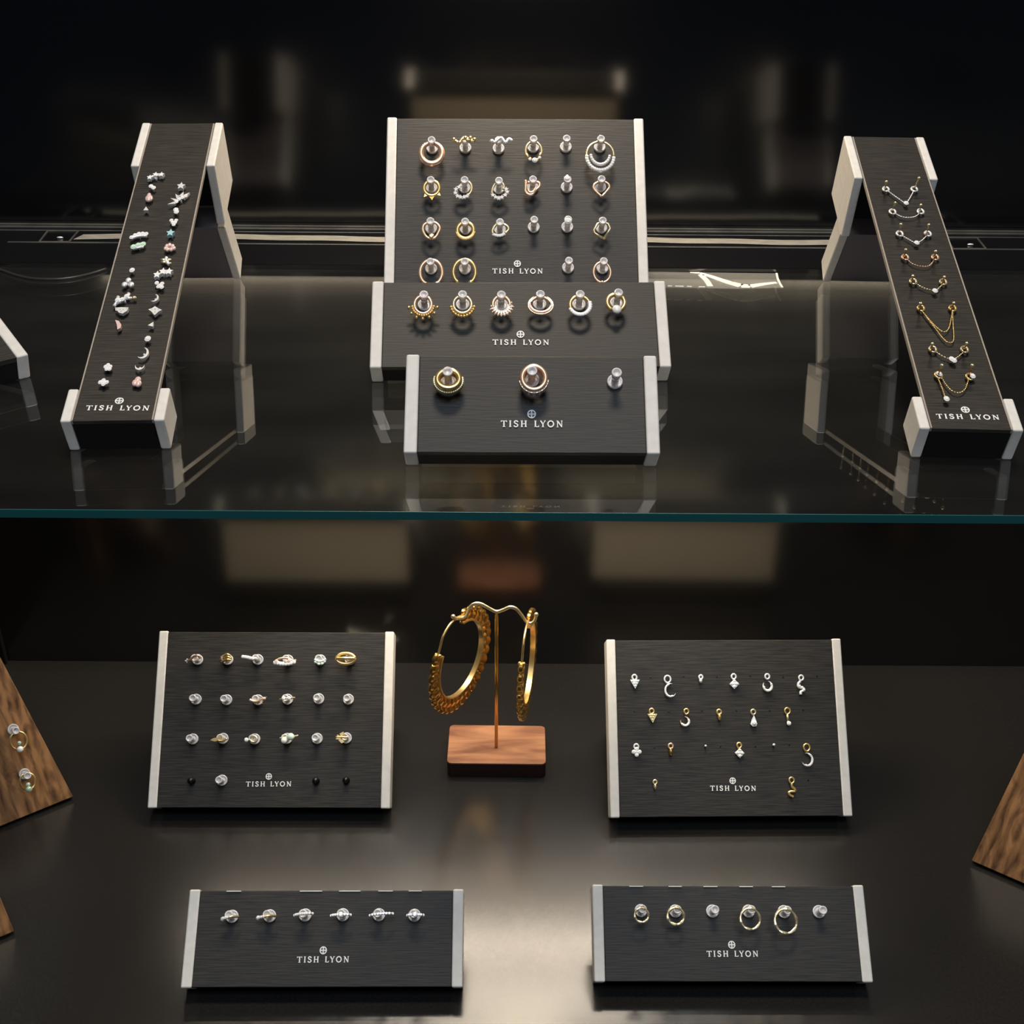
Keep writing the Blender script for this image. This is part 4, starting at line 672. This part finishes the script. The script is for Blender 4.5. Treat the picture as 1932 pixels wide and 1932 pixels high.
stud((0.569,2.330), 'small silver cup-shaped crescent stud on the left strap', [('crescent', 'silver', F_, lambda m: m.crescent((*(0.563,2.369), .15, .19), 270, .4, 210, .1, W))])
stud((0.579,1.638), 'pink heart-shaped stud, lowest in the right column of the left strap', [('heart', 'pink_stone', T_, lambda m: [m.ellipsoid((*p, W), .11, .16, .08) for p in [(0.525,1.601),(0.633,1.561),(0.589,1.739)]]), dots((0.586,1.651), .06)])

# right strap: chains between two posts
K = 'SR'; W = .14
def chain(label, rings, tops, strands, gems=(), mt='pale_gold', gm='crystal', extra=()):
    c = ((rings[0][0]+rings[1][0])/2, (rings[0][1]+rings[1][1])/2); parts = []
    for r, t in zip(rings, tops):
        parts.append(('clasp', mt, T_, lambda m, r=r: m.arc((r[0], r[1], .11, .15), .032, 0, 360, W)))
        parts.append(('pin', 'deep_gold' if mt != 'silver' else 'pale_gold', T_, lambda m, r=r, t=t: m.tube([(r[0], r[1]+.1, -.02), (t[0], t[1], .75)], .03)))
        parts.append(('pin_head', 'pale_gold', T_, lambda m, t=t: m.ball(t, .065, .77)))
    for st in strands: parts.append(('chain', mt, T_, lambda m, st=st: m.chain(st, .022, W)))
    for g in gems: parts.append(('gemstone', gm, F_, lambda m, g=g: m.gem(g, .1, W+.06, 8, .13)))
    parts += list(extra)
    J(K, c, W, 'chain_earring', label, 'chain', G9, parts)
chain('V-shaped silver chain with a clear stone, topmost on the right strap', [(-0.598,13.314),(0.504,13.350)], [(-0.787,12.844),(0.507,13.140)], [[(-0.579,13.242),(-0.014,12.361)], [(0.464,13.240),(0.238,12.762),(0.026,12.362)]], [(-0.004,12.304)], 'silver')
chain('U-shaped silver chain, second from the top on the right strap', [(-0.593,11.795),(0.479,11.848)], [(-0.690,11.429),(0.251,11.322)], [[(-0.527,11.710),(-0.324,11.491),(-0.075,11.430),(0.218,11.509),(0.420,11.742)]], (), 'silver')
chain('silver chain with pink bead and clear stone, third from top on the right strap', [(-0.563,10.374),(0.485,10.408)], [(-0.707,10.049),(0.312,10.050)], [[(-0.511,10.275),(-0.315,10.047),(-0.087,9.790)], [(0.437,10.306),(0.204,9.998),(-0.028,9.792)]], [(-0.056,9.742)], 'silver', 'crystal', [('pink_bead', 'pink_stone', T_, lambda m: m.ball((0.403,10.339), .08, W+.04))])
chain('plain U-shaped gold chain, fourth from the top on the right strap', [(-0.609,8.909),(0.485,8.945)], [(-0.803,8.481),(0.255,8.421)], [[(-0.570,8.797),(-0.409,8.515),(-0.127,8.382),(0.167,8.424),(0.429,8.799)]], (), 'rose_gold')
chain('gold-clasped dark chain with a clear stone, fifth from the top on the right strap', [(-0.573,7.476),(0.496,7.481)], [(-0.819,6.939),(0.272,6.915)], [[(-0.513,7.386),(-0.280,7.118),(0.062,6.947)], [(0.458,7.357),(0.236,7.075),(0.100,6.948)]], [(0.079,6.887)], 'pale_gold')
chain('double-strand yellow gold chain, longest on the right strap', [(-0.571,5.951),(0.534,5.989)], [(-0.829,5.395),(0.312,5.462)], [[(-0.571,5.822),(-0.378,5.276),(-0.185,4.853),(-0.002,4.678),(0.214,4.952),(0.501,5.859)], [(-0.571,5.822),(-0.355,5.105),(-0.132,4.375),(0.017,4.129),(0.219,4.248),(0.381,5.158),(0.501,5.859)]], (), 'gold')
chain('fine dark chain with gold clasps and a bright clear stone, below the double-strand gold chain', [(-0.572,3.750),(0.498,3.773)], [(-0.829,3.265),(0.317,3.332)], [[(-0.491,3.616),(-0.288,3.377),(-0.019,3.224)], [(0.414,3.619),(0.209,3.394),(0.035,3.226)]], [(-0.002,3.130), (-0.059,3.196)], 'pale_gold')
chain('gold chain with one strand hanging free to a stone, lowest on the right strap', [(-0.627,2.430),(0.389,2.386)], [(-0.721,2.185),(0.268,2.219)], [[(-0.560,2.327),(-0.474,1.965),(-0.327,1.660),(-0.100,1.591),(0.137,1.831),(0.349,2.358)], [(-0.675,2.271),(-0.638,1.830),(-0.624,1.369)]], [(0.454,2.362), (-0.619,1.217), (-0.627,2.430)], 'gold')
